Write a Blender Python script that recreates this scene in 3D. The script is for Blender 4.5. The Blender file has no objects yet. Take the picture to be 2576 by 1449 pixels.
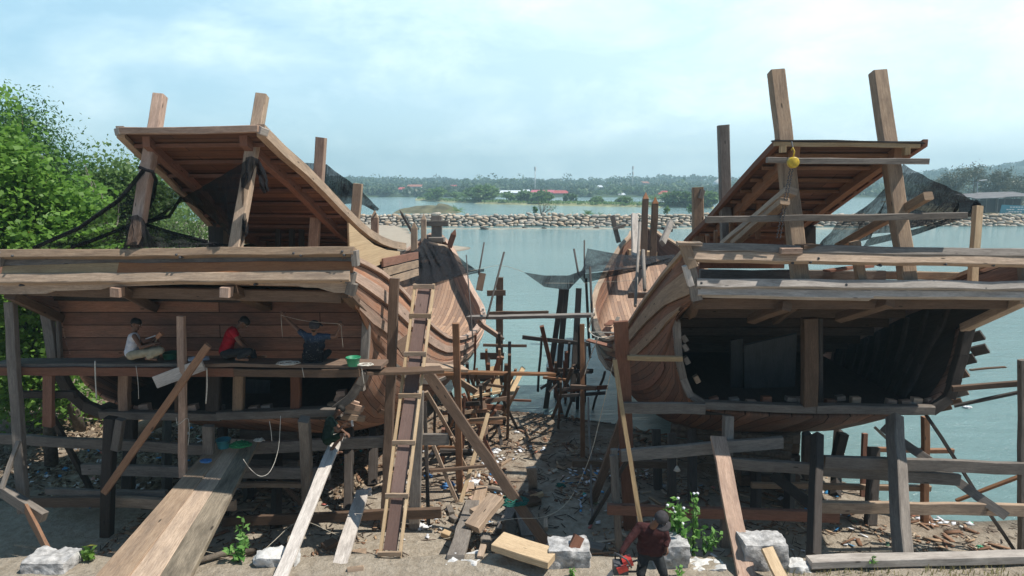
import bpy, math, random
import numpy as np
from mathutils import Vector, Matrix, noise as mn
random.seed(7); RS=np.random.RandomState(5)
D=bpy.data; scn=bpy.context.scene; COL=scn.collection
V=Vector
# ---------------------------------------------------------------- camera
F=1717.; PITCH=math.radians(8.6); H=7.0        # focal length in units of a 2576 px wide picture
cam=D.cameras.new('camera'); co=D.objects.new('camera',cam); COL.objects.link(co)
cam.sensor_width=36; cam.lens=36*F/2576; cam.clip_start=.1; cam.clip_end=6000
co.location=(0,0,H); co.rotation_euler=(math.pi/2-PITCH,0,0); scn.camera=co
# ---------------------------------------------------------------- light
SUN=V((0.58,-0.1,0.99)).normalized()
sl=D.lights.new('sun','SUN'); sl.energy=5.0; sl.angle=math.radians(.53); sl.color=(1,.95,.87)
so=D.objects.new('sun',sl); COL.objects.link(so); so.rotation_euler=SUN.to_track_quat('Z','Y').to_euler(); so.location=(20,-10,40)
w=D.worlds.new('World'); scn.world=w; w.use_nodes=True; nt=w.node_tree; nt.nodes.clear()
def N(nt,t,**k):
    n=nt.nodes.new(t)
    for a,b in k.items(): setattr(n,a,b)
    return n
def mixc(nt,fac,a,b,mode='MIX'):
    n=N(nt,'ShaderNodeMix',data_type='RGBA',blend_type=mode)
    for i,v in ((0,fac),(6,a),(7,b)):
        if hasattr(v,'node'): nt.links.new(v,n.inputs[i])
        else: n.inputs[i].default_value=v if i==0 else (*v,1)
    return n.outputs[2]
def ramp(nt,src,stops):
    r=N(nt,'ShaderNodeValToRGB'); e=r.color_ramp.elements
    while len(e)<len(stops): e.new(.5)
    for el,(p,c) in zip(e,stops):
        el.position=p; el.color=(*c,1) if hasattr(c,'__len__') else (c,c,c,1)
    nt.links.new(src,r.inputs[0]); return r.outputs[0]
def mapr(nt,src,a,b,c,d):
    r=N(nt,'ShaderNodeMapRange'); nt.links.new(src,r.inputs[0])
    for i,v in enumerate((a,b,c,d)): r.inputs[i+1].default_value=v
    return r.outputs[0]
def noise(nt,vec,scale,detail=4,rough=.55,dist=0):
    n=N(nt,'ShaderNodeTexNoise'); n.inputs['Scale'].default_value=scale; n.inputs['Detail'].default_value=detail
    n.inputs['Roughness'].default_value=rough; n.inputs['Distortion'].default_value=dist
    if vec is not None: nt.links.new(vec,n.inputs['Vector'])
    return n.outputs[0]
def mapping(nt,vec,scale=(1,1,1),loc=(0,0,0)):
    m=N(nt,'ShaderNodeMapping'); nt.links.new(vec,m.inputs[0]); m.inputs['Scale'].default_value=scale; m.inputs['Location'].default_value=loc
    return m.outputs[0]
sky=N(nt,'ShaderNodeTexSky',sky_type='NISHITA',sun_disc=False,sun_elevation=math.asin(SUN.z),sun_rotation=math.atan2(SUN.x,SUN.y))
sky.air_density=1.0; sky.dust_density=1.5; sky.ozone_density=1.5
tc=N(nt,'ShaderNodeTexCoord'); gen=tc.outputs['Generated']
sx=N(nt,'ShaderNodeSeparateXYZ'); nt.links.new(gen,sx.inputs[0])
hz=mapr(nt,sx.outputs[2],0,.42,1,.0)           # milky air towards the horizon
rt=mapr(nt,sx.outputs[0],-.55,.6,0,1)          # thin high cloud thickens to the right, towards the sun
n1=noise(nt,mapping(nt,gen,(2.2,2.2,6),(3.1,0,1.7)),1.6,7,.55,.3)
n2=noise(nt,mapping(nt,gen,(5,5,8),(1.3,2,4.2)),1.5,9,.6,.2)
def M(op,a,b):
    n=N(nt,'ShaderNodeMath',operation=op,use_clamp=False)
    for i,v in enumerate((a,b)):
        if hasattr(v,'node'): nt.links.new(v,n.inputs[i])
        else: n.inputs[i].default_value=v
    return n.outputs[0]
cl=M('ADD',M('ADD',mapr(nt,n1,.4,.7,.1,.6),mapr(nt,n2,.5,.72,0,.25)),M('MULTIPLY',rt,.62))
cl2=N(nt,'ShaderNodeMath',operation='MULTIPLY_ADD',use_clamp=True); nt.links.new(cl,cl2.inputs[0]); cl2.inputs[1].default_value=.95; nt.links.new(mapr(nt,hz,0,1,0,.0),cl2.inputs[2])
blue=mixc(nt,.55,sky.outputs[0],(3.3,6.6,8.4))
c1=mixc(nt,cl2.outputs[0],blue,(9.0,10.6,10.9))
c1=mixc(nt,mapr(nt,sx.outputs[2],.27,.5,0,.93),c1,(1.0,2.1,3.6))   # deeper blue overhead
c1=mixc(nt,mapr(nt,sx.outputs[1],.25,-.35,0,.9),c1,(.75,1.5,2.6))   # unseen sky behind darkened to cut fill light; bright cloud lies over the lagoon
bg=N(nt,'ShaderNodeBackground'); bg.inputs[1].default_value=.118; nt.links.new(c1,bg.inputs[0])
wo=N(nt,'ShaderNodeOutputWorld'); nt.links.new(bg.outputs[0],wo.inputs[0])
vs=scn.view_settings; vs.view_transform='Standard'; vs.look='None'; vs.gamma=1; vs.exposure=0.25; vs.use_curve_mapping=False
scn.cycles.max_bounces=6; scn.cycles.transparent_max_bounces=12; scn.cycles.volume_bounces=0
# ---------------------------------------------------------------- picture <-> world
def ray(x,y):
    u=(x-1288)/F; v=(724.5-y)/F
    return V((u,math.cos(PITCH)+v*math.sin(PITCH),-math.sin(PITCH)+v*math.cos(PITCH)))
CAM=V((0,0,H))
def P(x,y,Y):
    r=ray(x,y); return CAM+r*(Y/r.y)
def dep(p): return (p-CAM).dot(V((0,math.cos(PITCH),-math.sin(PITCH))))
FR={'L':(V((-6.0,13.3,0)),math.radians(7.5)),'R':(V((6.07,13.2,0)),0.)}
def axes(b):
    o,h=FR[b]; return o,V((math.cos(h),-math.sin(h),0)),V((math.sin(h),math.cos(h),0))
def PB(b,x,y,s):                                # where the sight line meets the boat's cross plane s metres from its stern
    o,R,Dd=axes(b); r=ray(x,y); k=(s+o.dot(Dd)-CAM.dot(Dd))/r.dot(Dd); return CAM+r*k
def BW(b,lx,ly,lz):
    o,R,Dd=axes(b); return o+R*lx+Dd*ly+V((0,0,lz))
def lerp(a,b,t): return a+(b-a)*t
def tab(t,x): return float(np.interp(x,[q[0] for q in t],[q[1] for q in t]))
# ground height
YS=[(-60,75),(-14,60),(-9,34),(-6,27),(-2,23),(0,21.7),(3,20.5),(5,19.0),(7,17.8),(8.2,16.4),(9,14.7),(12,14.0),(30,13.6),(60,13.4)]
XL=[(0,-200),(24,-7),(40,-12),(60,-16),(70,-14),(76,-6),(80,-4.3),(84,-8),(88,-12),(100,-14.5),(112,-17),(124,-21),(135,-40),(140,-300)]
WZ=-0.35
def gz(x,y,rough=True):
    d=max(tab(YS,x)-y, tab(XL,y)-x if y>24 else -50)
    n=mn.noise(V((x*.5,y*.5,0)))*.05+mn.noise(V((x*1.9,y*1.9,4)))*.03 if rough else 0
    d+=mn.noise(V((x*.3,y*.3,9)))*.8
    z=WZ+.35*(1-math.exp(-d/2.6))+n*min(1,d) if d>0 else WZ+max(d*.07,-1.2)
    e=11.35+.25*mn.noise(V((x*.6,0,2)))
    t=min(1,max(0,(e-y)/.75)); z+=.85*t*t*(3-2*t)
    if x<-11 and 14<y<60: z+=min(.8,(-11-x)*.1)
    return z
def G(x,y):
    r=ray(x,y); Y=2.
    for i in range(60):
        p=CAM+r*(Y/r.y); g=gz(p.x,p.y,False)
        Y=Y+max(.004,(p.z-g)*.6/max(.1,-r.z/r.y)) if p.z>g else Y
    p=CAM+r*(Y/r.y); p.z=gz(p.x,p.y); return p
def PT(q):
    if isinstance(q,Vector): return q
    if len(q)==3 and q[2]=='g': return G(q[0],q[1])
    if len(q)==4: return PB(q[2],q[0],q[1],q[3])
    return P(*q)
# ---------------------------------------------------------------- materials
MATS={}
def mat(name,rough=.8,spec=.3):
    m=D.materials.new(name); m.use_nodes=True; t=m.node_tree; t.nodes.clear()
    o=N(t,'ShaderNodeOutputMaterial'); b=N(t,'ShaderNodeBsdfPrincipled'); t.links.new(b.outputs[0],o.inputs[0])
    b.inputs['Roughness'].default_value=rough; b.inputs['Specular IOR Level'].default_value=spec
    MATS[name]=m; return m,t,b,o
def bump(t,b,h,dist=.01,strength=.6):
    n=N(t,'ShaderNodeBump'); n.inputs['Distance'].default_value=dist; n.inputs['Strength'].default_value=strength
    t.links.new(h,n.inputs['Height']); t.links.new(n.outputs[0],b.inputs['Normal'])
def wood(name,dark,light,stain=(.09,.07,.055),stainamt=.5,plank=None,rough=.78,vary=.25):
    m,t,b,o=mat(name,rough,.25)
    uv=N(t,'ShaderNodeUVMap'); uv.uv_map='UVMap'; u=uv.outputs[0]; oi=N(t,'ShaderNodeObjectInfo')
    g=noise(t,mapping(t,u,(1.1,16,1)),3.0,6,.65,.6)
    col=ramp(t,g,[(.28,dark),(.72,light)])
    big=noise(t,mapping(t,u,(.8,3.2,1)),1.7,6,.68)
    st=mapr(t,big,.44,.68,0,stainamt)
    col=mixc(t,st,col,stain)
    fine=noise(t,mapping(t,u,(6,70,1)),2,3,.6)
    col=mixc(t,mapr(t,fine,.52,.7,0,.55),col,tuple(c*.45 for c in dark))
    # nail holes and small knots
    vo=N(t,'ShaderNodeTexVoronoi'); t.links.new(mapping(t,u,(1.3,5,1)),vo.inputs['Vector']); vo.inputs['Scale'].default_value=1.1
    kn=mapr(t,vo.outputs[0],.055,.085,.85,0)
    col=mixc(t,kn,col,(.02,.015,.012))
    hgt=g
    if plank:
        br=N(t,'ShaderNodeTexBrick'); t.links.new(u,br.inputs['Vector']); br.offset=.37; br.offset_frequency=2
        br.inputs['Scale'].default_value=1; br.inputs['Brick Width'].default_value=plank[1]; br.inputs['Row Height'].default_value=plank[0]
        br.inputs['Mortar Size'].default_value=plank[0]*.035; br.inputs['Mortar Smooth'].default_value=.3; br.inputs['Bias'].default_value=0
        br.inputs['Color1'].default_value=(.62,.6,.62,1); br.inputs['Color2'].default_value=(1.35,1.3,1.22,1); br.inputs['Mortar'].default_value=(.5,.5,.5,1)
        col=mixc(t,.85,col,br.outputs[0],'MULTIPLY')
        col=mixc(t,br.outputs[1],col,tuple(c*.18 for c in dark))
        mm=N(t,'ShaderNodeMath',operation='SUBTRACT'); t.links.new(g,mm.inputs[0])
        m2=N(t,'ShaderNodeMath',operation='MULTIPLY'); t.links.new(br.outputs[1],m2.inputs[0]); m2.inputs[1].default_value=2.5
        t.links.new(m2.outputs[0],mm.inputs[1]); hgt=mm.outputs[0]
    hv=N(t,'ShaderNodeHueSaturation'); t.links.new(col,hv.inputs['Color'])
    t.links.new(mapr(t,oi.outputs['Random'],0,1,1-vary,1+vary),hv.inputs['Value'])
    t.links.new(mapr(t,oi.outputs['Random'],0,1,1.1,.93),hv.inputs['Saturation'])
    t.links.new(hv.outputs[0],b.inputs['Base Color']); bump(t,b,hgt,.006,.7)
    return m
W_TAN=wood('tan_sawn_wood',(.29,.2,.135),(.52,.39,.28),(.18,.135,.105),.7)
W_PINK=wood('pinkish_hardwood',(.34,.215,.155),(.58,.42,.32),(.2,.14,.115),.7)
W_RED=wood('reddish_hardwood',(.16,.07,.045),(.27,.135,.09),(.12,.07,.05),.5)
W_ORA=wood('fresh_orange_hardwood',(.3,.135,.07),(.46,.23,.12),(.24,.11,.065),.4)
W_YEL=wood('fresh_yellow_wood',(.4,.28,.16),(.6,.45,.28),(.3,.2,.12),.5)
W_GREY=wood('weathered_grey_wood',(.15,.128,.11),(.29,.255,.22),(.085,.07,.06),.6)
W_PALE=wood('sun_bleached_wood',(.4,.355,.315),(.68,.62,.56),(.2,.17,.15),.65)
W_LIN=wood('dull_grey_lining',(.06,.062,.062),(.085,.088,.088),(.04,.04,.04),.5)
W_BRN=wood('brown_wood',(.11,.07,.048),(.2,.135,.095),(.06,.045,.035),.5)
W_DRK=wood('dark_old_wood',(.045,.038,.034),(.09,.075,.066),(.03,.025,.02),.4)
W_RUST=wood('orange_brown_wood',(.2,.1,.055),(.33,.18,.1),(.1,.06,.04),.4)
W_WTH=wood('stained_ramp_wood',(.2,.165,.125),(.44,.37,.28),(.1,.085,.065),.9)
W_CHUTE=wood('brown_phenolic_board',(.15,.095,.08),(.19,.125,.105),(.1,.065,.055),.4)
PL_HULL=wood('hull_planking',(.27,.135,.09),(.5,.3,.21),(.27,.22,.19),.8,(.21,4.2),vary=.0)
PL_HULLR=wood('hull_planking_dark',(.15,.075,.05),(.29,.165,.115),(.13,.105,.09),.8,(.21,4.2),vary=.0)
PL_TRAN=wood('transom_planking',(.22,.1,.065),(.39,.205,.135),(.13,.1,.08),.6,(.265,5.5),vary=.0)
PL_DECK=wood('deck_planking',(.3,.19,.13),(.46,.32,.24),(.3,.24,.2),.5,(.14,1.7),vary=.0)
PL_ROOF=wood('roof_planking',(.12,.058,.038),(.21,.11,.072),(.07,.045,.035),.5,(.24,3.5),vary=.0)
def plain(name,c,rough=.7,nscale=6,amt=.35,spec=.3,bmp=.004,bs=None):
    m,t,b,o=mat(name,rough,spec); tcn=N(t,'ShaderNodeTexCoord')
    n=noise(t,tcn.outputs['Object'],nscale,5,.6)
    col=ramp(t,n,[(.3,tuple(x*(1-amt) for x in c)),(.7,tuple(min(1,x*(1+amt)) for x in c))])
    t.links.new(col,b.inputs['Base Color'])
    if bmp: bump(t,b,noise(t,tcn.outputs['Object'],bs or nscale*4,4,.6),bmp,.7)
    return m
CONC=plain('weathered_concrete',(.4,.39,.38),.9,9,.5,bmp=.02)
ROCKW=plain('white_rubble',(.6,.59,.57),.9,5,.3,bmp=.03)
ROPE=plain('white_rope',(.6,.57,.5),.9,30,.2)
STRING=plain('thin_cord',(.5,.45,.36),.9,30,.2)
IRON=plain('dark_steel',(.06,.06,.065),.5,20,.3,.5)
STEEL=plain('bright_steel',(.35,.35,.36),.35,20,.2,.6)
YELM=plain('yellow_paint',(.55,.38,.03),.45,15,.3,.5)
GRNB=plain('green_plastic',(.03,.24,.12),.4,8,.15,.5,0)
DGRN=plain('dark_green_plastic',(.02,.11,.07),.4,8,.15,.5,0)
TEAL=plain('teal_plastic',(.03,.17,.2),.4,8,.15,.5,0)
GNET=plain('green_netting',(.03,.22,.08),.8,60,.6,bmp=.02)
GNET2=plain('teal_netting',(.02,.13,.1),.8,60,.6,bmp=.02)
WPLA=plain('white_plastic',(.7,.7,.7),.5,12,.15,.5,.01)
BPLA=plain('blue_plastic',(.05,.18,.42),.5,12,.3,.5,.01)
RPLA=plain('red_plastic',(.5,.05,.04),.4,12,.3,.5,0)
SKIN=plain('brown_skin',(.16,.085,.055),.6,10,.15,.3,.001)
HAIR=plain('black_hair',(.01,.009,.008),.6,60,.5,.3,.006)
SH_W=plain('white_cloth',(.55,.56,.6),.9,9,.15,.1,.01)
SH_R=plain('red_cloth',(.3,.015,.025),.9,9,.25,.1,.01)
SH_G=plain('dark_green_cloth',(.018,.035,.03),.9,9,.3,.1,.01)
SH_G2=plain('olive_green_cloth',(.018,.035,.02),.9,9,.3,.1,.01)
SH_M=plain('maroon_cloth',(.055,.022,.022),.9,9,.3,.1,.012)
TR_D=plain('dark_trousers_cloth',(.03,.032,.034),.9,9,.3,.1,.012)
TR_B=plain('beige_trousers_cloth',(.35,.31,.22),.9,9,.2,.1,.01)
CAPM=plain('charcoal_cap_cloth',(.05,.047,.05),.9,20,.3,.1,.004)
STONE=None
def shirt_print():
    m,t,b,o=mat('printed_tshirt_cloth',.9,.1); tcn=N(t,'ShaderNodeTexCoord'); s=N(t,'ShaderNodeSeparateXYZ'); t.links.new(tcn.outputs['Object'],s.inputs[0])
    n=noise(t,tcn.outputs['Object'],14,4,.7)
    a=N(t,'ShaderNodeMath',operation='MULTIPLY_ADD'); t.links.new(n,a.inputs[0]); a.inputs[1].default_value=.25; t.links.new(s.outputs[2],a.inputs[2])
    col=ramp(t,mapr(t,a.outputs[0],.3,.75,0,1),[(0,(.012,.014,.018)),(.55,(.015,.02,.03)),(.8,(.035,.055,.09)),(.94,(.05,.075,.12)),(1,(.03,.04,.06))])
    n3=noise(t,tcn.outputs['Object'],30,3,.7)
    col=mixc(t,mapr(t,n3,.6,.64,0,.35),col,(.25,.25,.22))
    t.links.new(col,b.inputs['Base Color']); return m
SH_P=shirt_print()
def leafmat(name,c1,c2,odd=None,trans=.35):
    m,t,b,o=mat(name,.5,.35)
    at=N(t,'ShaderNodeAttribute'); at.attribute_name='rnd'
    st=[(0,c1),(.9,c2)]
    if odd: st=[(0,c1),(.965,c2),(.972,odd)]
    col=ramp(t,at.outputs['Fac'],st)
    t.links.new(col,b.inputs['Base Color'])
    tr=N(t,'ShaderNodeBsdfTranslucent'); hs=N(t,'ShaderNodeHueSaturation'); t.links.new(col,hs.inputs['Color']); hs.inputs['Value'].default_value=1.5
    t.links.new(hs.outputs[0],tr.inputs[0])
    mx=N(t,'ShaderNodeMixShader'); mx.inputs[0].default_value=trans*1.2; t.links.new(b.outputs[0],mx.inputs[1]); t.links.new(tr.outputs[0],mx.inputs[2])
    t.links.new(mx.outputs[0],o.inputs[0]); return m
LF_A=leafmat('round_green_leaves',(.06,.14,.02),(.2,.36,.06),(.5,.2,.03))
LF_B=leafmat('fine_dark_leaves',(.03,.085,.018),(.075,.17,.035))
LF_C=leafmat('pale_green_leaves',(.07,.14,.035),(.16,.25,.075))
LF_D=leafmat('bright_weed_leaves',(.08,.22,.04),(.2,.38,.1))
LF_E=leafmat('distant_forest_leaves',(.03,.06,.026),(.1,.16,.06),None,.15)
LF_F=leafmat('mangrove_leaves',(.05,.1,.03),(.12,.2,.06),None,.2)
LF_G=leafmat('casuarina_needles',(.06,.075,.04),(.12,.13,.07),None,.15)
LF_P=leafmat('palm_fronds',(.06,.13,.03),(.14,.24,.06),None,.2)
BARK=plain('grey_brown_bark',(.14,.115,.09),.9,12,.4,bmp=.02)
FLOW=plain('white_flowers',(.75,.75,.78),.7,12,.1)
def netmat(name,dens,c=(.016,.016,.019)):
    m,t,b,o=mat(name,.85,.15); b.inputs['Base Color'].default_value=(*c,1)
    uv=N(t,'ShaderNodeUVMap'); uv.uv_map='UVMap'
    n=noise(t,mapping(t,uv.outputs[0],(3,26,1)),2.2,5,.7,.8)
    n2=noise(t,mapping(t,uv.outputs[0],(.7,.7,1)),1.4,3,.6)
    a=N(t,'ShaderNodeMath',operation='ADD'); t.links.new(n,a.inputs[0]); t.links.new(n2,a.inputs[1])
    tr=N(t,'ShaderNodeBsdfTransparent'); mx=N(t,'ShaderNodeMixShader')
    t.links.new(mapr(t,a.outputs[0],.85,1.15,dens-.24,min(1,dens+.16)),mx.inputs[0]); t.links.new(tr.outputs[0],mx.inputs[1])
    tl=N(t,'ShaderNodeBsdfTranslucent'); tl.inputs[0].default_value=(.03,.03,.033,1); ms=N(t,'ShaderNodeMixShader'); ms.inputs[0].default_value=.3
    t.links.new(b.outputs[0],ms.inputs[1]); t.links.new(tl.outputs[0],ms.inputs[2]); t.links.new(ms.outputs[0],mx.inputs[2]); t.links.new(mx.outputs[0],o.inputs[0]); return m
NET=netmat('black_shade_net',.9); NET2=netmat('sheer_shade_net',.7); NET3=netmat('grey_shade_net',.84,(.026,.028,.032))
NETD=netmat('bunched_shade_net',.97)
def ground_mat():
    m,t,b,o=mat('sandy_yard_soil',.95,.1); tcn=N(t,'ShaderNodeTexCoord'); v=tcn.outputs['Object']
    n=noise(t,v,.35,6,.6); f=noise(t,v,6,8,.7); mid=noise(t,v,1.6,6,.65,.4)
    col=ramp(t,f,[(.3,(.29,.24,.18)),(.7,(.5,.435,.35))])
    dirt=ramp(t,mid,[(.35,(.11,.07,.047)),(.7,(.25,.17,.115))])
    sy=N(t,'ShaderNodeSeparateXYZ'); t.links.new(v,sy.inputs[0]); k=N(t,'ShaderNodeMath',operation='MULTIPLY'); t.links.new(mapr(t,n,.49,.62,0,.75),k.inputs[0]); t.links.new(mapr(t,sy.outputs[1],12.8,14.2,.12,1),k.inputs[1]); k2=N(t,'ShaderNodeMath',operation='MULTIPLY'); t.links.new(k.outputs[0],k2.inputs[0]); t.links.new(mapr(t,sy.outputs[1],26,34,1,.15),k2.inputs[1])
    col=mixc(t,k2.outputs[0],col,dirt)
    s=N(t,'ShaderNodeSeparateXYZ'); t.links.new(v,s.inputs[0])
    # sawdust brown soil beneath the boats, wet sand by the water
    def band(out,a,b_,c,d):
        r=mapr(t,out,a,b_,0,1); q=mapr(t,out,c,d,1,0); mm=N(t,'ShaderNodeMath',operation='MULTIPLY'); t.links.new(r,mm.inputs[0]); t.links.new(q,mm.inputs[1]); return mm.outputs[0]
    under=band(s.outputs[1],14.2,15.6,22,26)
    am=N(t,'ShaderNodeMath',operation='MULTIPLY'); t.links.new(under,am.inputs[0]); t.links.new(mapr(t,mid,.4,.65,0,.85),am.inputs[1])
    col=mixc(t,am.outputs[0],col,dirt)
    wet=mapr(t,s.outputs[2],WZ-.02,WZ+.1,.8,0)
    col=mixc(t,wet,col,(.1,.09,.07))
    t.links.new(col,b.inputs['Base Color'])
    ad=N(t,'ShaderNodeMath',operation='ADD'); t.links.new(f,ad.inputs[0]); t.links.new(mid,ad.inputs[1]); bump(t,b,ad.outputs[0],.12,1); return m
def water_mat():
    m,t,b,o=mat('turquoise_lagoon_water',.08,.5); tcn=N(t,'ShaderNodeTexCoord'); v=tcn.outputs['Object']
    n=noise(t,mapping(t,v,(.35,1.1,1)),1.6,9,.72,.3); n2=noise(t,mapping(t,v,(.02,.05,1)),1,4,.5)
    col=ramp(t,n2,[(.3,(.17,.285,.285)),(.7,(.23,.36,.355))])
    t.links.new(col,b.inputs['Base Color']); b.inputs['IOR'].default_value=1.33
    bump(t,b,n,.25,.9); return m
# ---------------------------------------------------------------- mesh builder
class MB:
    def __init__(s): s.v=[]; s.f=[]; s.uv=[]; s.sm=[]
    def quad(s,ids,uvs,smooth=False): s.f.append(ids); s.uv.append(uvs); s.sm.append(smooth)
    def beam(s,p0,p1,w,h,side=None,mode='v',seg=None,wob=.004,uo=None,taper=1):
        """squared timber p0>p1; w across the picture plane (or flat), h the other way"""
        p0=V(p0);p1=V(p1);a=p1-p0;L=a.length
        if L<1e-4: return s
        a/=L
        if side is None:
            if mode=='tilt': side=V((0,.42,.9))
            elif mode=='flat': side=a.cross(V((0,0,1)))
            else: side=a.cross(V((0,1,0)))
            if side.length<.2: side=a.cross(V((1,0,0)))
        side=(V(side)-a*V(side).dot(a)).normalized(); up=side.cross(a).normalized()
        seg=seg or max(2,int(L/.5)); c=min(w,h)*.08
        prof=[(-w/2+c,-h/2),(w/2-c,-h/2),(w/2,-h/2+c),(w/2,h/2-c),(w/2-c,h/2),(-w/2+c,h/2),(-w/2,h/2-c),(-w/2,-h/2+c)]
        per=[0]; 
        for i in range(8): per.append(per[-1]+math.dist(prof[i],prof[(i+1)%8]))
        ou=random.random()*40 if uo is None else uo; ov=random.random()*30 if uo is None else uo
        base=len(s.v); sd=random.random()*99
        for i in range(seg+1):
            t=i/seg; c0=p0+a*(L*t); k=1+(taper-1)*t
            dx=wob*2*mn.noise(V((t*L*1.3,sd,0))); dz=wob*2*mn.noise(V((t*L*1.3,sd,7)))
            for j,(x,y) in enumerate(prof):
                q=wob*mn.noise(V((t*L*3,sd+j*.7,3)))
                s.v.append(c0+side*(x*k+dx+q)+up*(y*k+dz+q))
        for i in range(seg):
            for j in range(8):
                j2=(j+1)%8; u0=ou+L*i/seg;u1=ou+L*(i+1)/seg
                s.quad([base+i*8+j,base+i*8+j2,base+(i+1)*8+j2,base+(i+1)*8+j],[(u0,ov+per[j]),(u0,ov+per[j+1]),(u1,ov+per[j+1]),(u1,ov+per[j])])
        for e,rev in ((base,False),(base+seg*8,True)):
            ids=[e+j for j in range(8)]
            if not rev: ids=ids[::-1]
            s.quad(ids,[(ou+prof[i-e][0]*.3,ov+prof[i-e][1]*2) for i in ids])
        return s
    def tube(s,pts,r,n=6,r1=None,smooth=True):
        pts=[V(p) for p in pts]; m=len(pts); base=len(s.v); L=0
        for i,p in enumerate(pts):
            a=(pts[min(i+1,m-1)]-pts[max(i-1,0)]); a=a.normalized() if a.length>1e-6 else V((0,0,1))
            x=a.cross(V((.1,.2,1)) if abs(a.z)<.9 else V((1,0,.1))).normalized(); y=a.cross(x); rr=r if r1 is None else lerp(r,r1,i/(m-1))
            for j in range(n):
                t=2*math.pi*j/n; s.v.append(p+x*math.cos(t)*rr+y*math.sin(t)*rr)
        for i in range(m-1):
            l=(pts[i+1]-pts[i]).length
            for j in range(n):
                k=(j+1)%n; s.quad([base+i*n+j,base+i*n+k,base+(i+1)*n+k,base+(i+1)*n+j],[(L,j*.05),(L,j*.05+.05),(L+l,j*.05+.05),(L+l,j*.05)],smooth)
            L+=l
        s.quad([base+j for j in range(n)][::-1],[(0,0)]*n); s.quad([base+(m-1)*n+j for j in range(n)],[(0,0)]*n); return s
    def grid(s,rows,uvs,smooth=True,flip=False):
        base=len(s.v); m=len(rows); n=len(rows[0])
        for r in rows: s.v.extend(V(p) for p in r)
        for i in range(m-1):
            for j in range(n-1):
                ids=[base+i*n+j,base+i*n+j+1,base+(i+1)*n+j+1,base+(i+1)*n+j]; uv=[uvs[i][j],uvs[i][j+1],uvs[i+1][j+1],uvs[i+1][j]]
                if flip: ids=ids[::-1]; uv=uv[::-1]
                s.quad(ids,uv,smooth)
        return s
    def prism(s,front,back):
        """closed slab between two matching outlines"""
        n=len(front); b=len(s.v); s.v.extend(V(p) for p in front); s.v.extend(V(p) for p in back)
        o=random.random()*20
        fu=[(o+p.x,o+p.z) for p in map(V,front)]
        s.quad(list(range(b,b+n)),fu); s.quad(list(range(b+n,b+2*n))[::-1],fu[::-1])
        for i in range(n):
            j=(i+1)%n; s.quad([b+j,b+i,b+n+i,b+n+j],[fu[j],fu[i],(fu[i][0],fu[i][1]+.05),(fu[j][0],fu[j][1]+.05)])
        return s
    def lathe(s,c,prof,n=20,ax=V((0,0,1))):
        c=V(c); ax=V(ax).normalized(); x=ax.orthogonal().normalized(); y=ax.cross(x); base=len(s.v)
        for r,z in prof:
            for j in range(n):
                t=2*math.pi*j/n; s.v.append(c+ax*z+x*math.cos(t)*r+y*math.sin(t)*r)
        for i in range(len(prof)-1):
            for j in range(n):
                k=(j+1)%n; s.quad([base+i*n+j,base+i*n+k,base+(i+1)*n+k,base+(i+1)*n+j],[(j/n,i*.1),((j+1)/n,i*.1),((j+1)/n,i*.1+.1),(j/n,i*.1+.1)],True)
        return s
    def blob(s,c,sx,sy,sz,seed=0,amt=.25,n=10,sharp=1.0):
        c=V(c); base=len(s.v); m=n//2+1
        for i in range(m+1):
            th=math.pi*i/m
            for j in range(n):
                ph=2*math.pi*j/n; d=V((math.sin(th)*math.cos(ph),math.sin(th)*math.sin(ph),math.cos(th)))
                if sharp!=1: d=V([math.copysign(abs(q)**sharp,q) for q in d])
                k=1+amt*mn.noise(d*1.6+V((seed*3.7,seed,0)))+amt*.5*mn.noise(d*4+V((seed,0,3)))
                s.v.append(c+V((d.x*sx,d.y*sy,d.z*sz))*k)
        for i in range(m):
            for j in range(n):
                k=(j+1)%n; s.quad([base+i*n+j,base+(i+1)*n+j,base+(i+1)*n+k,base+i*n+k],[(j/n,i/m)]*4,True)
        return s
def mesh_of(name,mb,material,inv):
    me=D.meshes.new(name); me.from_pydata([inv@v for v in mb.v],[],mb.f)
    uvl=me.uv_layers.new(name='UVMap'); flat=[c for fu in mb.uv for q in fu for c in q]
    uvl.data.foreach_set('uv',flat); me.polygons.foreach_set('use_smooth',mb.sm)
    me.materials.append(material); me.update(); return me
def tagit(o,label=None,cat=None,group=None,kind=None):
    if label: o['label']=label
    if cat: o['category']=cat
    if group: o['group']=group
    if kind: o['kind']=kind
    return o
def wm(o):
    m=Matrix.LocRotScale(o.location,o.rotation_euler,o.scale)
    return wm(o.parent)@m if o.parent else m
def thing(name,label,cat,loc,rz=0,group=None):
    o=D.objects.new(name,None); COL.objects.link(o); o.location=loc; o.rotation_euler=(0,0,rz); o.empty_display_size=.2
    return tagit(o,label,cat,group)
def part(name,mb,m,parent,label=None):
    o=D.objects.new(name,mesh_of(name,mb,m,wm(parent).inverted())); COL.objects.link(o); o.parent=parent
    if label: o['label']=label
    return o
def obj(name,mb,m,label=None,cat=None,group=None,kind=None):
    lo=min(mb.v,key=lambda q:q.z).copy()
    o=D.objects.new(name,mesh_of(name,mb,m,Matrix.Translation(-lo))); COL.objects.link(o); o.location=lo
    return tagit(o,label,cat,group,kind)
def px(wp,p): return wp*dep(p)/F
def timber(a,b,wp,h,mode='v',wob=.011,taper=1,seg=None):
    a=PT(a);b=PT(b); return MB().beam(a,b,px(wp,(a+b)/2),h,mode=mode,wob=wob,taper=taper,seg=seg)
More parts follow.
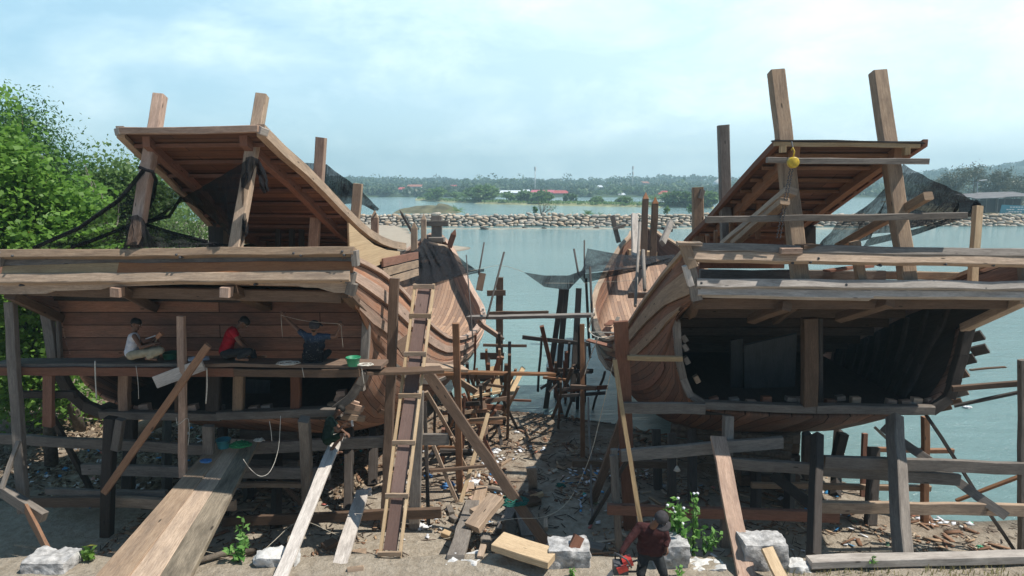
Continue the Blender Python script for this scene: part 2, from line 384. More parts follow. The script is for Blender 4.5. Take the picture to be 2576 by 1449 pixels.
def fastmesh(name,v,f,m,rnd=None,smooth=False,loc=(0,0,0),parent=None,mats=None,midx=None):
    """v (n,3), f (k,4) numpy"""
    me=D.meshes.new(name); v=np.asarray(v,dtype=np.float32)-np.array(loc,dtype=np.float32); k=f.shape[1]
    me.vertices.add(len(v)); me.vertices.foreach_set('co',v.ravel()); me.loops.add(f.size); me.loops.foreach_set('vertex_index',f.ravel().astype(np.int32))
    me.polygons.add(len(f)); me.polygons.foreach_set('loop_start',np.arange(0,f.size,k,dtype=np.int32)); me.update(calc_edges=True)
    if rnd is not None:
        a=me.attributes.new('rnd','FLOAT','FACE'); a.data.foreach_set('value',np.asarray(rnd,dtype=np.float32))
    if smooth: me.polygons.foreach_set('use_smooth',np.ones(len(f),dtype=bool))
    for q in (mats or [m]): me.materials.append(q)
    if midx is not None: me.polygons.foreach_set('material_index',np.asarray(midx,dtype=np.int32))
    me.validate(); o=D.objects.new(name,me); COL.objects.link(o)
    if parent: o.parent=parent
    else: o.location=loc
    return o
def leafverts(c,size,up=.5,asp=.75):
    """folded rhombic leaves at centres c"""
    n=len(c); d=RS.normal(size=(n,3)); d/=np.linalg.norm(d,axis=1)[:,None]
    nr=RS.normal(size=(n,3)); nr[:,2]=np.abs(nr[:,2])+up*2; nr-=d*(nr*d).sum(1)[:,None]; nr/=np.linalg.norm(nr,axis=1)[:,None]+1e-6
    sd=np.cross(d,nr); s=(size*(.6+.8*RS.rand(n)))[:,None]
    tip=c+d*s*.5; bas=c-d*s*.5; l=c+sd*s*asp*.45+nr*s*.1; r=c-sd*s*asp*.45+nr*s*.1
    v=np.stack([bas,l,tip,r],1).reshape(-1,3); i=np.arange(n)[:,None]*4
    return v,np.concatenate([i,i+1,i+2,i+3],1)
# ================================================================ SETTING
def sheet(name,xs,ys,zf,m,smooth=True):
    v=[(x,y,zf(x,y)) for y in ys for x in xs]; n=len(xs)
    i,j=np.meshgrid(np.arange(len(ys)-1),np.arange(n-1),indexing='ij'); a=(i*n+j).ravel()
    return tagit(fastmesh(name,v,np.stack([a,a+1,a+n+1,a+n],1),m,smooth=smooth),kind='structure')
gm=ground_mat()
xs=np.concatenate([[-1350,-900,-300,-120,-70,-45],np.arange(-32,-14,.8),np.arange(-14,14,.16),np.arange(14,30,.8),[40,70,150,400,1000,1350]])
ys=np.concatenate([[-60,-10,3,7],np.arange(9.2,24,.14),np.arange(24,60,.8),np.arange(60,150,1.6),[180,300,380,600,1000,1450]])
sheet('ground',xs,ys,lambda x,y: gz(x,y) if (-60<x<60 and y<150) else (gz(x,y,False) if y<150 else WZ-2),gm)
wx=np.array([-1350,-800,-200,-60,-20,0,20,60,200,800,1350]); wy=np.array([8,20,40,80,160,400,1000,1450])
sheet('water',wx,wy,lambda x,y:WZ,water_mat(),False)
# far shore and hills
def hz_(x,y):
    r=(y-405-18*mn.noise(V((x*.006,0,5))))
    if r<0: return WZ-2
    az=x/y
    hh=8.5+6*mn.noise(V((x*.008,y*.004,1)))+4*mn.noise(V((x*.022,y*.012,3)))
    hh+=20*max(0,min(1,(az-.5)/.25))+5*math.exp(-((az+.02)/.08)**2)*0
    t=min(1,max(0,(r-60)/420)); t=t*t*(3-2*t)
    return -.2+min(r,12)*.1+hh*t
hillm=plain('hill_undergrowth',(.045,.07,.03),.95,.05,.4,bmp=0)
sheet('hills',np.arange(-800,1000,14.),np.concatenate([np.arange(395,440,6.),np.arange(440,960,16.),[1100,1440]]),hz_,hillm)
def crowns(cs,rs,hs,n,size,seed=1,up=.6):
    """leaf clumps: for each crown centre n faces spread through a lumpy ellipsoid"""
    cs=np.asarray(cs,float); k=len(cs); d=RS.normal(size=(k,n,3)); d/=np.linalg.norm(d,axis=2)[...,None]
    d[...,2]=np.abs(d[...,2])*1.0-.25
    rad=(.55+.45*RS.rand(k,n)**.5)[...,None]; sc=np.stack([rs,rs,hs],1)[:,None,:]
    c=(cs[:,None,:]+d*rad*sc).reshape(-1,3); return leafverts(c,size,up)
CLR=[(1232,1318,440),(1335,1432,436),(1317,1333,446),(1557,1573,424),(1655,1694,428),(1802,1845,442),(1024,1060,560),(1132,1150,600),(1152,1166,560),(1000,1014,500),(1500,1516,580),(1615,1633,700),(1857,1872,620),(1796,1816,600)]
def clear(x,y):
    u=x/y*F+1288
    return any(a-7<u<b+7 and (Y-90<y<Y+14) for a,b,Y in CLR)
pts=[];rs=[];hs=[];tone=[]
while len(pts)<5200:
    y=410+520*random.random()**1.4; x=random.uniform(-.62,.82)*y
    z=hz_(x,y)
    if z<0.1 or clear(x,y): continue
    if mn.noise(V((x*.012,y*.012,8)))<-.3 and random.random()<.8: continue
    r=random.uniform(2.2,4.8)*(1 if y>470 else .75)*(1.7 if random.random()<.05 else 1); pts.append((x,y,z+r*.5)); rs.append(r); hs.append(r*random.uniform(.6,1.5))
    u=x/y; tone.append(min(1,max(0,.35+.9*mn.noise(V((x*.018,y*.018,2)))+random.uniform(-.25,.25)+(.5 if .14<u<.25 and y<520 else 0))))
v,f=crowns(pts,rs,hs,34,2.5)
rn=np.repeat(np.array(tone)*.85,34)+RS.rand(len(f))*.15
tagit(fastmesh('forest',v,f,LF_E,rn),'hazy dark green wooded hills along the far shore of the lagoon',None,None,'stuff')
# low pale mangrove fringe on the far waterline
pts=[];rs=[];hs=[]
for i in range(420):
    x=random.uniform(-.5,.8)*425; y=424+random.uniform(0,16)
    if clear(x,y): continue
    r=random.uniform(1.6,3.6); pts.append((x,y,r*.4)); rs.append(r*1.3); hs.append(r)
v,f=crowns(pts,rs,hs,34,1.6); rn=np.repeat(RS.rand(len(pts)),34)*.8+RS.rand(len(f))*.2
tagit(fastmesh('mangrove_fringe',v,f,LF_F,rn),'low olive mangroves lining the far waterline','mangroves',None,'stuff')
# islet
isl=[(1050,497,503),(1120,498,507),(1250,499,512),(1400,500,515),(1500,505,517),(1620,507,519),(1700,508,520),(1790,515,522)]
sandm=plain('islet_sand_and_turf',(.3,.3,.16),.95,.3,.4,bmp=0)
def zr(x,y,z):
    r=ray(x,y); return CAM+r*((z-H)/r.z)
rows=[[],[],[]]; 
def islp(x,t):                                   # point on the islet: t 0 near shore .. 1 far shore
    yb=np.interp(x,[q[0] for q in isl],[q[2] for q in isl]); yt=yb-np.interp(x,[1050,1200,1600,1790],[3.5,5,5,2.5])
    return zr(x,lerp(yb,yt,t),0.0)
xsI=np.linspace(1045,1795,60)
v=[];
for x in xsI:
    a=islp(x,0);b=islp(x,.5);c=islp(x,1.); e=.8*mn.noise(V((x*.05,0,0)))
    for p,z in ((a,WZ-.5),(lerp(a,b,.25),-.1),(b,.5),(c,WZ-.5)): v.append((p.x,p.y+e,z))
i=np.arange(59)[:,None]*4
f=np.concatenate([np.concatenate([i+j,i+j+4,i+j+5,i+j+1],1) for j in range(3)],0)
tagit(fastmesh('islet',v,f,sandm,smooth=True),kind='structure')
def bush(name,loc,r,h,n,size,m,label,cat,group=None,stem=True,up=.4,rr=None):
    root=thing(name,label,cat,loc,0,group); L=V(loc)
    k=max(5,int(7*(r+h))) if r<3 else 24; 
    cc=[]
    for i in range(k):
        a=random.random()*6.28; q=random.random()**.5; cc.append((L.x+math.cos(a)*q*r*.7,L.y+math.sin(a)*q*r*.7,L.z+h*(.35+.55*random.random()*(1-q*.4))))
    cs=np.array(cc); sub=RS.randint(0,k,n); d=RS.normal(size=(n,3)); d/=np.linalg.norm(d,axis=1)[:,None]
    c=cs[sub]+d*np.array([r*.38,r*.38,h*.24])*(RS.rand(n)**.4)[:,None]; c[:,2]=np.maximum(c[:,2],L.z+.02)
    v,f=leafverts(c,size,up); rn=np.clip(RS.rand(k)[sub]*.5+RS.rand(n)*.5,0,1)
    o=fastmesh('crown',v,f,m,rn,parent=root,loc=loc); o.location=(0,0,0)
    if stem:
        mb=MB()
        for i in range(3): 
            q=cc[i%k]; mb.tube([L,L+V((0,0,h*.2)),V(q)],max(.01,h*.03),5,max(.006,h*.01))
        part('stem',mb,BARK,root)
    return root
def palm_tree(name,loc,h,fl,label,group=None,nf=11):
    root=thing(name,label,'palm',loc,0,group); L=V(loc); top=L+V((h*.06*random.uniform(-1,1),0,h))
    if h>.3: part('trunk',MB().tube([L,lerp(L,top,.5)+V((h*.03,0,0)),top],h*.035+.02,6,h*.025+.01),BARK,root)
    vv=[];ff=[]
    for i in range(nf):
        a=i/nf*6.28+random.random()*.5; el=random.uniform(.1,1.1); d=V((math.cos(a)*math.cos(el),math.sin(a)*math.cos(el),math.sin(el)))
        prev=None
        for s in range(9):
            t=s/8; p=top+d*fl*t+V((0,0,-fl*.45*t*t)); wv=fl*.22*math.sin(math.pi*min(1,t*.93+.07))
            sd=V((-math.sin(a),math.cos(a),0))*wv
            if s%1==0 and prev is not None:
                for sg in (-1,1):
                    b=len(vv); q=p-V((0,0,wv*.5)); vv+= [prev,lerp(prev,p,.55),q+sd*sg+d*fl*.08,q+sd*sg+d*fl*.05]; ff.append((b,b+1,b+2,b+3))
            prev=p
    o=fastmesh('fronds',np.array([tuple(x) for x in vv]),np.array(ff),LF_P,RS.rand(len(ff)),parent=root,loc=loc); o.location=(0,0,0); return root
def copy_tree(o,parent=None):
    c=o.copy(); COL.objects.link(c); c.parent=parent
    for ch in list(o.children): copy_tree(ch,c)
    return c
proto={}
for k in range(64):
    x=random.choice([random.uniform(1052,1290),random.uniform(1052,1290),random.uniform(1290,1440),random.uniform(1440,1620),random.uniform(1640,1790),random.uniform(1690,1788),random.uniform(1690,1788)])
    p=islp(x,random.uniform(.25,.7)); p.z=.15; isp=(x<1180 or x>1640) and random.random()<.5
    key=('palm' if isp else 'shrub')+str(random.randint(0,1))
    big=.55 if 1440<x<1640 else 1
    if key not in proto:
        o=palm_tree('islet_palm',(0,0,0),1.6,3.0,'','low palms crowding the islet',13) if isp else bush('islet_shrub',(0,0,0),2.0,3.0,420,.75,LF_F if key[-1]=='0' else LF_C,'','shrub','shrubs growing along the islet')
        proto[key]=o
    else: o=copy_tree(proto[key])
    o.location=p; s=random.uniform(.8,1.6)*big*(1.5 if x<1290 else 1.15); o.scale=(s*1.2,s*1.2,s); o.rotation_euler.z=random.random()*6
    o['category']='palm' if isp else 'shrub'
    o['label']='low palm among the greenery on the islet in the lagoon' if isp else 'small green shrub on the sandy islet in the lagoon'
# ground cover on the islet
n=5000; xx=RS.uniform(1050,1790,n); c=np.array([tuple(islp(x,t)) for x,t in zip(xx,RS.uniform(.12,.9,n))]); c[:,2]=.3+RS.rand(n)*.7
v,f=leafverts(c,.8,.6); tagit(fastmesh('islet_undergrowth',v,f,LF_C,RS.rand(n)),'bright green ground cover on the long sandy islet','undergrowth',None,'stuff')
# ---- stone sea wall across the lagoon
def stonemat():
    m,t,b,o=mat('seawall_boulders',.9,.2); tcn=N(t,'ShaderNodeTexCoord'); at=N(t,'ShaderNodeAttribute'); at.attribute_name='rnd'
    n=noise(t,tcn.outputs['Object'],2.2,6,.65)
    col=ramp(t,at.outputs['Fac'],[(0,(.34,.31,.27)),(.45,(.54,.47,.38)),(.75,(.46,.34,.23)),(1,(.6,.55,.47))])
    col=mixc(t,mapr(t,n,.45,.75,0,.5),col,(.2,.17,.14)); t.links.new(col,b.inputs['Base Color']); bump(t,b,n,.08,.7); return m
STONE=stonemat()
wallz0,wallz1=WZ-.15,1.75; WY=124.
def icosph(n=8):
    m=n//2+1; vs_=[]; fs=[]
    for i in range(m+1):
        for j in range(n):
            th=math.pi*i/m; ph=2*math.pi*(j+.5*(i%2))/n; vs_.append((math.sin(th)*math.cos(ph),math.sin(th)*math.sin(ph),math.cos(th)))
    for i in range(m):
        for j in range(n): fs.append((i*n+j,(i+1)*n+j,(i+1)*n+(j+1)%n,i*n+(j+1)%n))
    return np.array(vs_),np.array(fs)
sv,sf=icosph(8)
def stones(lst,name,loc,parent,m=STONE):
    vv=[];ff=[];rr=[]
    for k,(x,y,z,a,b_,c_) in enumerate(lst):
        j=1+RS.uniform(-.2,.2,size=sv.shape); q=np.sign(sv)*np.abs(sv)**.72*j; th=RS.uniform(-.7,.7)
        q=q*np.array([a,b_,c_]); q=np.stack([q[:,0]*math.cos(th)-q[:,2]*math.sin(th)*.6,q[:,1],q[:,0]*math.sin(th)*.5+q[:,2]*math.cos(th)],1)
        vv.append(q+np.array([x,y,z])); ff.append(sf+len(sv)*k); rr.append(np.full(len(sf),RS.rand()))
    o=fastmesh(name,np.concatenate(vv),np.concatenate(ff),m,np.concatenate(rr),smooth=True,loc=loc,parent=parent)
    if parent: o.location=(0,0,0)
    return o
root=thing('seawall','long low sea wall of pale rounded boulders crossing the lagoon','sea wall',(30,WY,WZ))
lst=[]; nrow=5; dz=(wallz1-wallz0)/nrow
for r_ in range(nrow):
    x=-34+random.random()
    while x<104:
        wd=random.uniform(.3,.85); hh=dz*random.uniform(.42,.78)
        lst.append((x+wd,WY-.35*(nrow-1-r_)+random.uniform(-.12,.12),wallz0+dz*(r_+.5)+random.uniform(-.16,.16)+.25*mn.noise(V((x*.1,0,0))),wd*1.03,.6,hh)); x+=wd*1.92
stones(lst,'boulders',(30,WY,WZ),root)
core=MB(); a=V((-35,WY+.2,wallz0)); core.prism([V((-35,WY-.9,wallz0-.6)),V((105,WY-.9,wallz0-.6)),V((105,WY+.35,wallz1-.35)),V((-35,WY+.35,wallz1-.35))],[V((-35,WY+3,wallz0-.6)),V((105,WY+3,wallz0-.6)),V((105,WY+1.6,wallz1-.35)),V((-35,WY+1.6,wallz1-.35))])
part('rubble_core',core,plain('seawall_mortar',(.22,.19,.15),.95,2,.4,bmp=0),root)
# sandbank at its foot with stray stones
v=[];xsS=np.linspace(-36,62,80)
for x in xsS:
    e=1.5*mn.noise(V((x*.12,0,0)))
    for y,z in ((WY-13+e*2.5,WZ-.3),(WY-9+e,WZ+.06+.1*mn.noise(V((x*.2,1,0)))),(WY-5,WZ-.02+.08*mn.noise(V((x*.3,5,0)))),(WY-1,WZ-.3)): v.append((x,y,z))
i=np.arange(79)[:,None]*4; f=np.concatenate([np.concatenate([i+j,i+j+4,i+j+5,i+j+1],1) for j in range(3)],0)
tagit(fastmesh('sandbank',v,f,plain('wet_sandbank',(.3,.28,.22),.9,.6,.35,bmp=0),smooth=True),kind='structure')
for k in range(14):
    x=[-33,-24,-16,-5,2,6,11,13.5,18,24,27,32,38,45][k]+random.uniform(-.8,.8); s=random.uniform(.25,.6)
    o=stones([(x,WY-9+random.uniform(-1.5,2),WZ+.1,s*1.5,s,s*.55)],'beach_rock',(x,WY-9,WZ),None,plain('wet_rock',(.07,.06,.05),.8,4,.3) if k==0 else MATS['wet_rock'])
    tagit(o,'small dark rock lying on the sandbank before the sea wall','rock','dark rocks on the sandbank')
# grassy mound behind the wall
for nm,x0,x1,yp,h,c,lab in (('sand_mound',985,1105,528,2.6,(.3,.27,.2),'low mound of bare sand behind the sea wall'),):
    mb=MB(); a=zr(980,534,0); b=zr(1150,536,0); rows=[];uvs=[]
    for i in range(7):
        t=i/6; rw=[];u_=[]
        for j in range(25):
            s=j/24; x=lerp(a.x,b.x,s); e=math.sin(math.pi*s)**.6*(1+.25*mn.noise(V((s*5,t*3,0)))); rw.append(V((x,lerp(a.y,a.y+16,t),WZ-.2+h*e*math.sin(math.pi*t)*(1.15 if s>.65 else .85)))); u_.append((s*9,t*3))
        rows.append(rw);uvs.append(u_)
    mb.grid(rows,uvs); obj('mound',mb,plain('sparse_turf',(.13,.12,.065),.95,.35,.5,bmp=0),kind='structure')
# plants along the wall top
def onwall(x,dy=1.2): p=P(x,520,WY+dy); p.z=wallz1-.35; return p
palm_tree('small_palm',P(1149,524,150)+V((0,0,-.9)),.4,2.6,'young palm behind the sea wall beside the sandy mound',None,10)
bush('wall_bush',onwall(1345),.7,1.7,120,.4,LF_B,'dark leafy bush on the sea wall beside a bare twiggy shrub','shrub')
o=thing('twiggy_shrub','bare fan shaped twiggy shrub standing on the sea wall','shrub',onwall(1362)); mb=MB(); b=onwall(1362)
for i in range(16):
    a=random.uniform(-.2,1.1); l=random.uniform(1.6,3.3); q=b+V((math.sin(a)*l,random.uniform(-.6,.6),math.cos(a)*l)); mb.tube([b,lerp(b,q,.5)+V((random.uniform(-.2,.2),0,.1)),q],.05,4,.02)
part('twigs',mb,BARK,o); v,f=leafverts(np.array([[b.x+math.sin(a)*l,b.y,b.z+math.cos(a)*l] for a,l in zip(RS.uniform(-.2,1.1,60),RS.uniform(1.5,3.3,60))]),.35)
o2=fastmesh('leaves',v,f,LF_B,RS.rand(60),parent=o,loc=b); o2.location=(0,0,0)
palm_tree('wall_fern',onwall(1478),.3,1.9,'spiky green fern palm growing on the middle of the sea wall',None,16)
palm_tree('wall_sprout',onwall(1510),.1,1.3,'tiny spiky sprout on the sea wall right of the fern palm',None,5)
bush('wall_bush',onwall(1677),.6,2.0,110,.4,LF_C,'thin upright green bush on the sea wall behind the right bow posts','shrub')
bush('wall_bush',onwall(1742),1.3,2.2,300,.4,LF_B,'rounded dark green bush on the sea wall near the right boat','shrub')
# ---- buildings on the far shore
def hall(name,x0,x1,ybase,yw,yt,Y,roofc,wallc,label,cat='building',dpt=16,openw=3,pyr=0):
    a=P(x0,ybase,Y);b=P(x1,ybase,Y); zw=P(x0,yw,Y).z; zt=P(x0,yt,Y).z; z0=min(a.z,0)-1
    c=V(((a.x+b.x)/2,Y,z0)); o=thing(name,label,cat,c); W=b.x-a.x
    mb=MB(); mb.prism([V((a.x+.6,Y,z0)),V((b.x-.6,Y,z0)),V((b.x-.6,Y,zw)),V((a.x+.6,Y,zw))],[V((a.x+.6,Y+dpt,z0)),V((b.x-.6,Y+dpt,z0)),V((b.x-.6,Y+dpt,zw)),V((a.x+.6,Y+dpt,zw))])
    part('wall',mb,wallc,o)
    mb=MB(); e=W*pyr
    mb.prism([V((a.x-.4,Y-1,zw)),V((b.x+.4,Y-1,zw)),V((b.x+.4,Y-1,zw+.25)),V((a.x-.4,Y-1,zw+.25))],[V((a.x+e,Y+dpt/2,zt)),V((b.x-e,Y+dpt/2,zt)),V((b.x-e,Y+dpt/2,zt+.25)),V((a.x+e,Y+dpt/2,zt+.25))])
    mb.prism([V((a.x+e,Y+dpt/2,zt)),V((b.x-e,Y+dpt/2,zt)),V((b.x-e,Y+dpt/2,zt+.25)),V((a.x+e,Y+dpt/2,zt+.25))],[V((a.x-.4,Y+dpt+1,zw)),V((b.x+.4,Y+dpt+1,zw)),V((b.x+.4,Y+dpt+1,zw+.25)),V((a.x-.4,Y+dpt+1,zw+.25))])
    part('roof',mb,roofc,o)
    for k in range(openw):
        xc=lerp(a.x,b.x,(k+.5)/openw); ww=W/openw*.3; mb=MB().prism([V((xc-ww,Y-.1,z0+.3)),V((xc+ww,Y-.1,z0+.3)),V((xc+ww,Y-.1,zw-.6)),V((xc-ww,Y-.1,zw-.6))],[V((xc-ww,Y-.02,z0+.3)),V((xc+ww,Y-.02,z0+.3)),V((xc+ww,Y-.02,zw-.6)),V((xc-ww,Y-.02,zw-.6))])
        part('doorway',mb,MATS['dark_steel'],o)
    return o
RRED=plain('red_metal_roof',(.42,.06,.05),.6,.8,.2); RROS=plain('rose_metal_roof',(.5,.1,.13),.6,.8,.2); RWHT=plain('white_metal_roof',(.72,.76,.8),.5,.8,.08); RTER=plain('terracotta_roof',(.35,.13,.08),.8,.8,.2)
WCRM=plain('cream_wall',(.5,.47,.4),.9,.5,.15); WWHT=plain('white_wall',(.7,.7,.68),.9,.5,.1); WDK=plain('dim_wall',(.14,.14,.13),.9,.5,.2)
hall('warehouse',1232,1318,490,486,480,436,RWHT,WDK,'long white roofed warehouse on the far shore left of the red roofs',openw=5)
hall('house',1234,1250,487,483,478,450,RTER,WWHT,'small white walled house behind the left end of the white warehouse',openw=1)
hall('red_roof_hall',1335,1400,490,485,479,432,RROS,WCRM,'wide hall with bright rose red roof, left one of two',openw=5,pyr=.06)
hall('red_roof_hall',1392,1432,493,487,480,428,RRED,WCRM,'smaller red roofed hall adjoining the right end of the rose roof',openw=3,pyr=.15)
hall('house',1317,1333,487,483,478,446,RWHT,WWHT,'white house at the left end of the rose red roofed hall',openw=1)
hall('shore_hut',1557,1573,497,491,486,421,RWHT,WDK,'small pale roofed hut at the far waterline, alone among mangroves',openw=1,dpt=5)
hall('red_roof_pavilion',1655,1694,493,489,481,424,RRED,WDK,'red hipped roof pavilion at the far waterline right of the hut',openw=3,pyr=.35,dpt=8)
hall('house',1802,1845,490,486,480,440,RWHT,WWHT,'pale blue white roofed house partly behind the weathered mast post',openw=3)
hall('house',1024,1060,477,470,465,560,RTER,WWHT,'long pale house with brownish roof low on the left hill',openw=3)
hall('house',1132,1150,474,470,466,600,RRED,WWHT,'small red roofed house on the hillside left of the warehouse',openw=1)
hall('house',1152,1166,478,474,470,560,RWHT,WWHT,'tiny white roofed house on the hillside just left of the warehouse',openw=1)
hall('house',1000,1014,481,477,472,500,RRED,WCRM,'tiny red roofed house behind the palms at the left of the islet',openw=1)
hall('house',1500,1516,475,471,467,580,RWHT,WWHT,'white roofed house high in the trees right of the red roofs',openw=1)
hall('house',1615,1633,466,461,457,700,RTER,WCRM,'cream house high on the hill between the two masts',openw=2)
hall('house',1857,1872,474,470,465,620,RWHT,WWHT,'tiny white house on the hill right of the mosque dome',openw=1)
b=P(1806,482,600); o=thing('mosque','white mosque dome rising from the trees behind the right boat','mosque',b)
part('dome',MB().lathe(b+V((0,0,4)),[(4.2,0),(4.9,1.6),(4.6,3.4),(3.2,5.2),(1.2,6.6),(.3,7.6),(.12,9)],18),WWHT,o); part('drum',MB().lathe(b,[(4.2,-4),(4.2,4)],18),WWHT,o)
part('minaret',MB().lathe(b+V((-9,0,-3)),[(.7,0),(.6,7),(.9,7.2),(.8,8.2),(.1,10)],10),WWHT,o)
def mast(x,yb,yt,Y,label,plat):
    b=P(x,yb,Y);t=P(x,yt,Y); o=thing('radio_mast',label,'radio mast',b); h=t.z-b.z
    for sx_,sy_ in ((-1,-1),(1,-1),(0,1)): part('leg',MB().tube([b+V((sx_*.45,sy_*.45,0)),t+V((sx_*.25,sy_*.25,0))],.09,4),WWHT,o)
    mb=MB()
    for k in range(int(h/2)): z=b.z+k*2; mb.tube([V((b.x-.4,Y-.4,z)),V((b.x+.4,Y-.4,z+2))],.05,4); mb.tube([V((b.x+.4,Y-.4,z)),V((b.x,Y+.4,z+2))],.05,4)
    part('lattice',mb,WWHT,o)
    for q in plat: part('antenna_panel',MB().lathe(V((b.x,Y,b.z+h*q)),[(.65,-1.4),(.8,0),(.65,1.4)],6),WWHT,o)
mast(1346,492,420,500,'slim pale radio mast above the red roofs, left of two',[.94]); mast(1591,478,418,560,'thicker radio mast with two antenna clusters, right of two',[.93,.7])
# ---- right hand far bank: casuarinas, street lamp, sheds, billboard
def conif(x,yt,yb,w_,Y,label,n=2600):
    t=P(x,yt,Y);b=P(x,yb,Y); b.z=0; h=t.z; r=px(w_,t)/2
    o=thing('casuarina',label,'tree',b,0,'feathery trees on the right bank'); part('trunk',MB().tube([b,b+V((.3,0,h*.5)),b+V((0,0,h*.92))],.28,6,.05),BARK,o)
    k=26; cs=np.array([[b.x+random.uniform(-1,1)*r*.8,b.y+random.uniform(-1,1)*r*.5,h*random.uniform(.2,.9)] for i in range(k)]); cs[:,0]=b.x+(cs[:,0]-b.x)*(1.15-cs[:,2]/h*.6)
    sub=RS.randint(0,k,n); c=cs[sub]+RS.normal(size=(n,3))*np.array([r*.16,r*.16,h*.07]); v,f=leafverts(c,.75,.1,.28)
    q=fastmesh('crown',v,f,LF_G,RS.rand(k)[sub]*.6+RS.rand(n)*.4,parent=o,loc=b); q.location=(0,0,0)
for a in ((2400,432,500,90,176,'feathery grey green tree left of the street lamp'),(2445,418,500,110,182,'tallest feathery tree on the right bank behind the street lamp'),(2505,428,500,90,178,'feathery tree right of the street lamp'),(2555,440,500,90,186,'feathery tree at the right edge behind the sheds'),(2355,452,500,70,190,'smallest feathery tree at the left of the right bank clump')): conif(*a)
bank=MB(); q=[P(2360,530,140),P(2640,530,140)]
bank.grid([[V((84,134,WZ-.5)),V((150,134,WZ-.5))],[V((85,137,1.2)),V((150,137,1.2))],[V((128,240,1.4)),V((220,240,1.4))]],[[(0,0),(9,0)],[(0,1),(9,1)],[(0,9),(9,9)]]); obj('right_bank',bank,MATS['sparse_turf'],kind='structure')
b=P(2457,540,150); b.z=1.2; t=P(2459,456,150); o=thing('street_lamp','slender grey street lamp with curved arm above the right sheds','street lamp',b)
part('pole',MB().tube([b,t+V((0,0,-.2)),t+V((.4,0,.15)),P(2472,454,150)],.11,6,.07),MATS['bright_steel'],o); h_=P(2474,454,150); part('lamp_head',MB().beam(h_-V((.5,0,0)),h_+V((.7,0,.12)),.18,.35),WPLA,o)
def shed(x0,x1,yt,yb,Y,label):
    a=P(x0,yb,Y);b=P(x1,yt,Y); z0=1.2; z1=b.z; c=V(((a.x+b.x)/2,Y,z0)); o=thing('wooden_shed',label,'shed',c)
    part('roof',MB().prism([V((a.x-.8,Y-1.2,z1-.5)),V((b.x+.8,Y-1.2,z1-.3)),V((b.x+.8,Y-1.2,z1-.2)),V((a.x-.8,Y-1.2,z1-.4))],[V((a.x-.8,Y+6,z1+.3)),V((b.x+.8,Y+6,z1+.5)),V((b.x+.8,Y+6,z1+.6)),V((a.x-.8,Y+6,z1+.4))]),plain('rusty_sheet_roof',(.16,.15,.15),.8,.8,.4) if 'rusty_sheet_roof' not in MATS else MATS['rusty_sheet_roof'],o)
    part('wall',MB().prism([V((a.x,Y+2,z0)),V((b.x,Y+2,z0)),V((b.x,Y+2,z1-.9)),V((a.x,Y+2,z1-.9))],[V((a.x,Y+5,z0)),V((b.x,Y+5,z0)),V((b.x,Y+5,z1-.9)),V((a.x,Y+5,z1-.9))]),W_DRK,o)
    n=int((b.x-a.x)/1.6)
    for k in range(n+1): x=lerp(a.x,b.x,k/n); part('post',MB().beam(V((x,Y,z0-1)),V((x+random.uniform(-.1,.1),Y,z1-.4)),.14,.14),W_GREY,o)
shed(2452,2512,494,524,141,'open sided shed with low rusty roof left of the billboard'); shed(2505,2590,490,522,144,'larger open shed with rusty roof behind the billboard')
a=P(2515,538,139);b=P(2600,541,139); o=thing('billboard','leaning blue green billboard with white lettering beyond the sea wall','billboard',V((a.x,139,1)))
tl=P(2521,515,139);tr=P(2600,518,139); part('panel',MB().prism([a,b,tr,tl],[q+V((0,.15,0)) for q in (a,b,tr,tl)]),plain('sign_blue',(.06,.25,.33),.6,.5,.1,bmp=0),o)
mb=MB()
for k in range(3):
    for j in range(7):
        if (j*5+k*3)%6==0: continue
        p=P(2534+j*7-k*2,521+k*6,138.9); mb.beam(p,p+V((.42,0,-.01)),.2,.03)
part('lettering',mb,WWHT,o)
for x in (2522,2560,2598): part('post',MB().beam(V((P(x,530,139).x,139.3,.2)),P(x,516,139.3),.15,.15),W_GREY,o)
# ---- air
hb=bpy.data.meshes.new('haze'); x0,x1,y0,y1,z0,z1=-1400,1400,-80,1500,-4,66
hb.from_pydata([(x,y,z) for z in (z0,z1) for y in (y0,y1) for x in (x0,x1)],[],[(0,2,3,1),(4,5,7,6),(0,1,5,4),(2,6,7,3),(0,4,6,2),(1,3,7,5)]); ho=D.objects.new('haze',hb); COL.objects.link(ho)
hm=D.materials.new('haze_air'); hm.use_nodes=True; t=hm.node_tree; t.nodes.clear(); o=N(t,'ShaderNodeOutputMaterial'); pv=N(t,'ShaderNodeVolumePrincipled'); pv.inputs['Density'].default_value=.00085; pv.inputs['Color'].default_value=(.62,.9,1,1)
pv.inputs['Anisotropy'].default_value=.1; t.links.new(pv.outputs[0],o.inputs['Volume']); hb.materials.append(hm); ho['label']='thin bluish haze in the air over the lagoon'; ho['kind']='stuff'
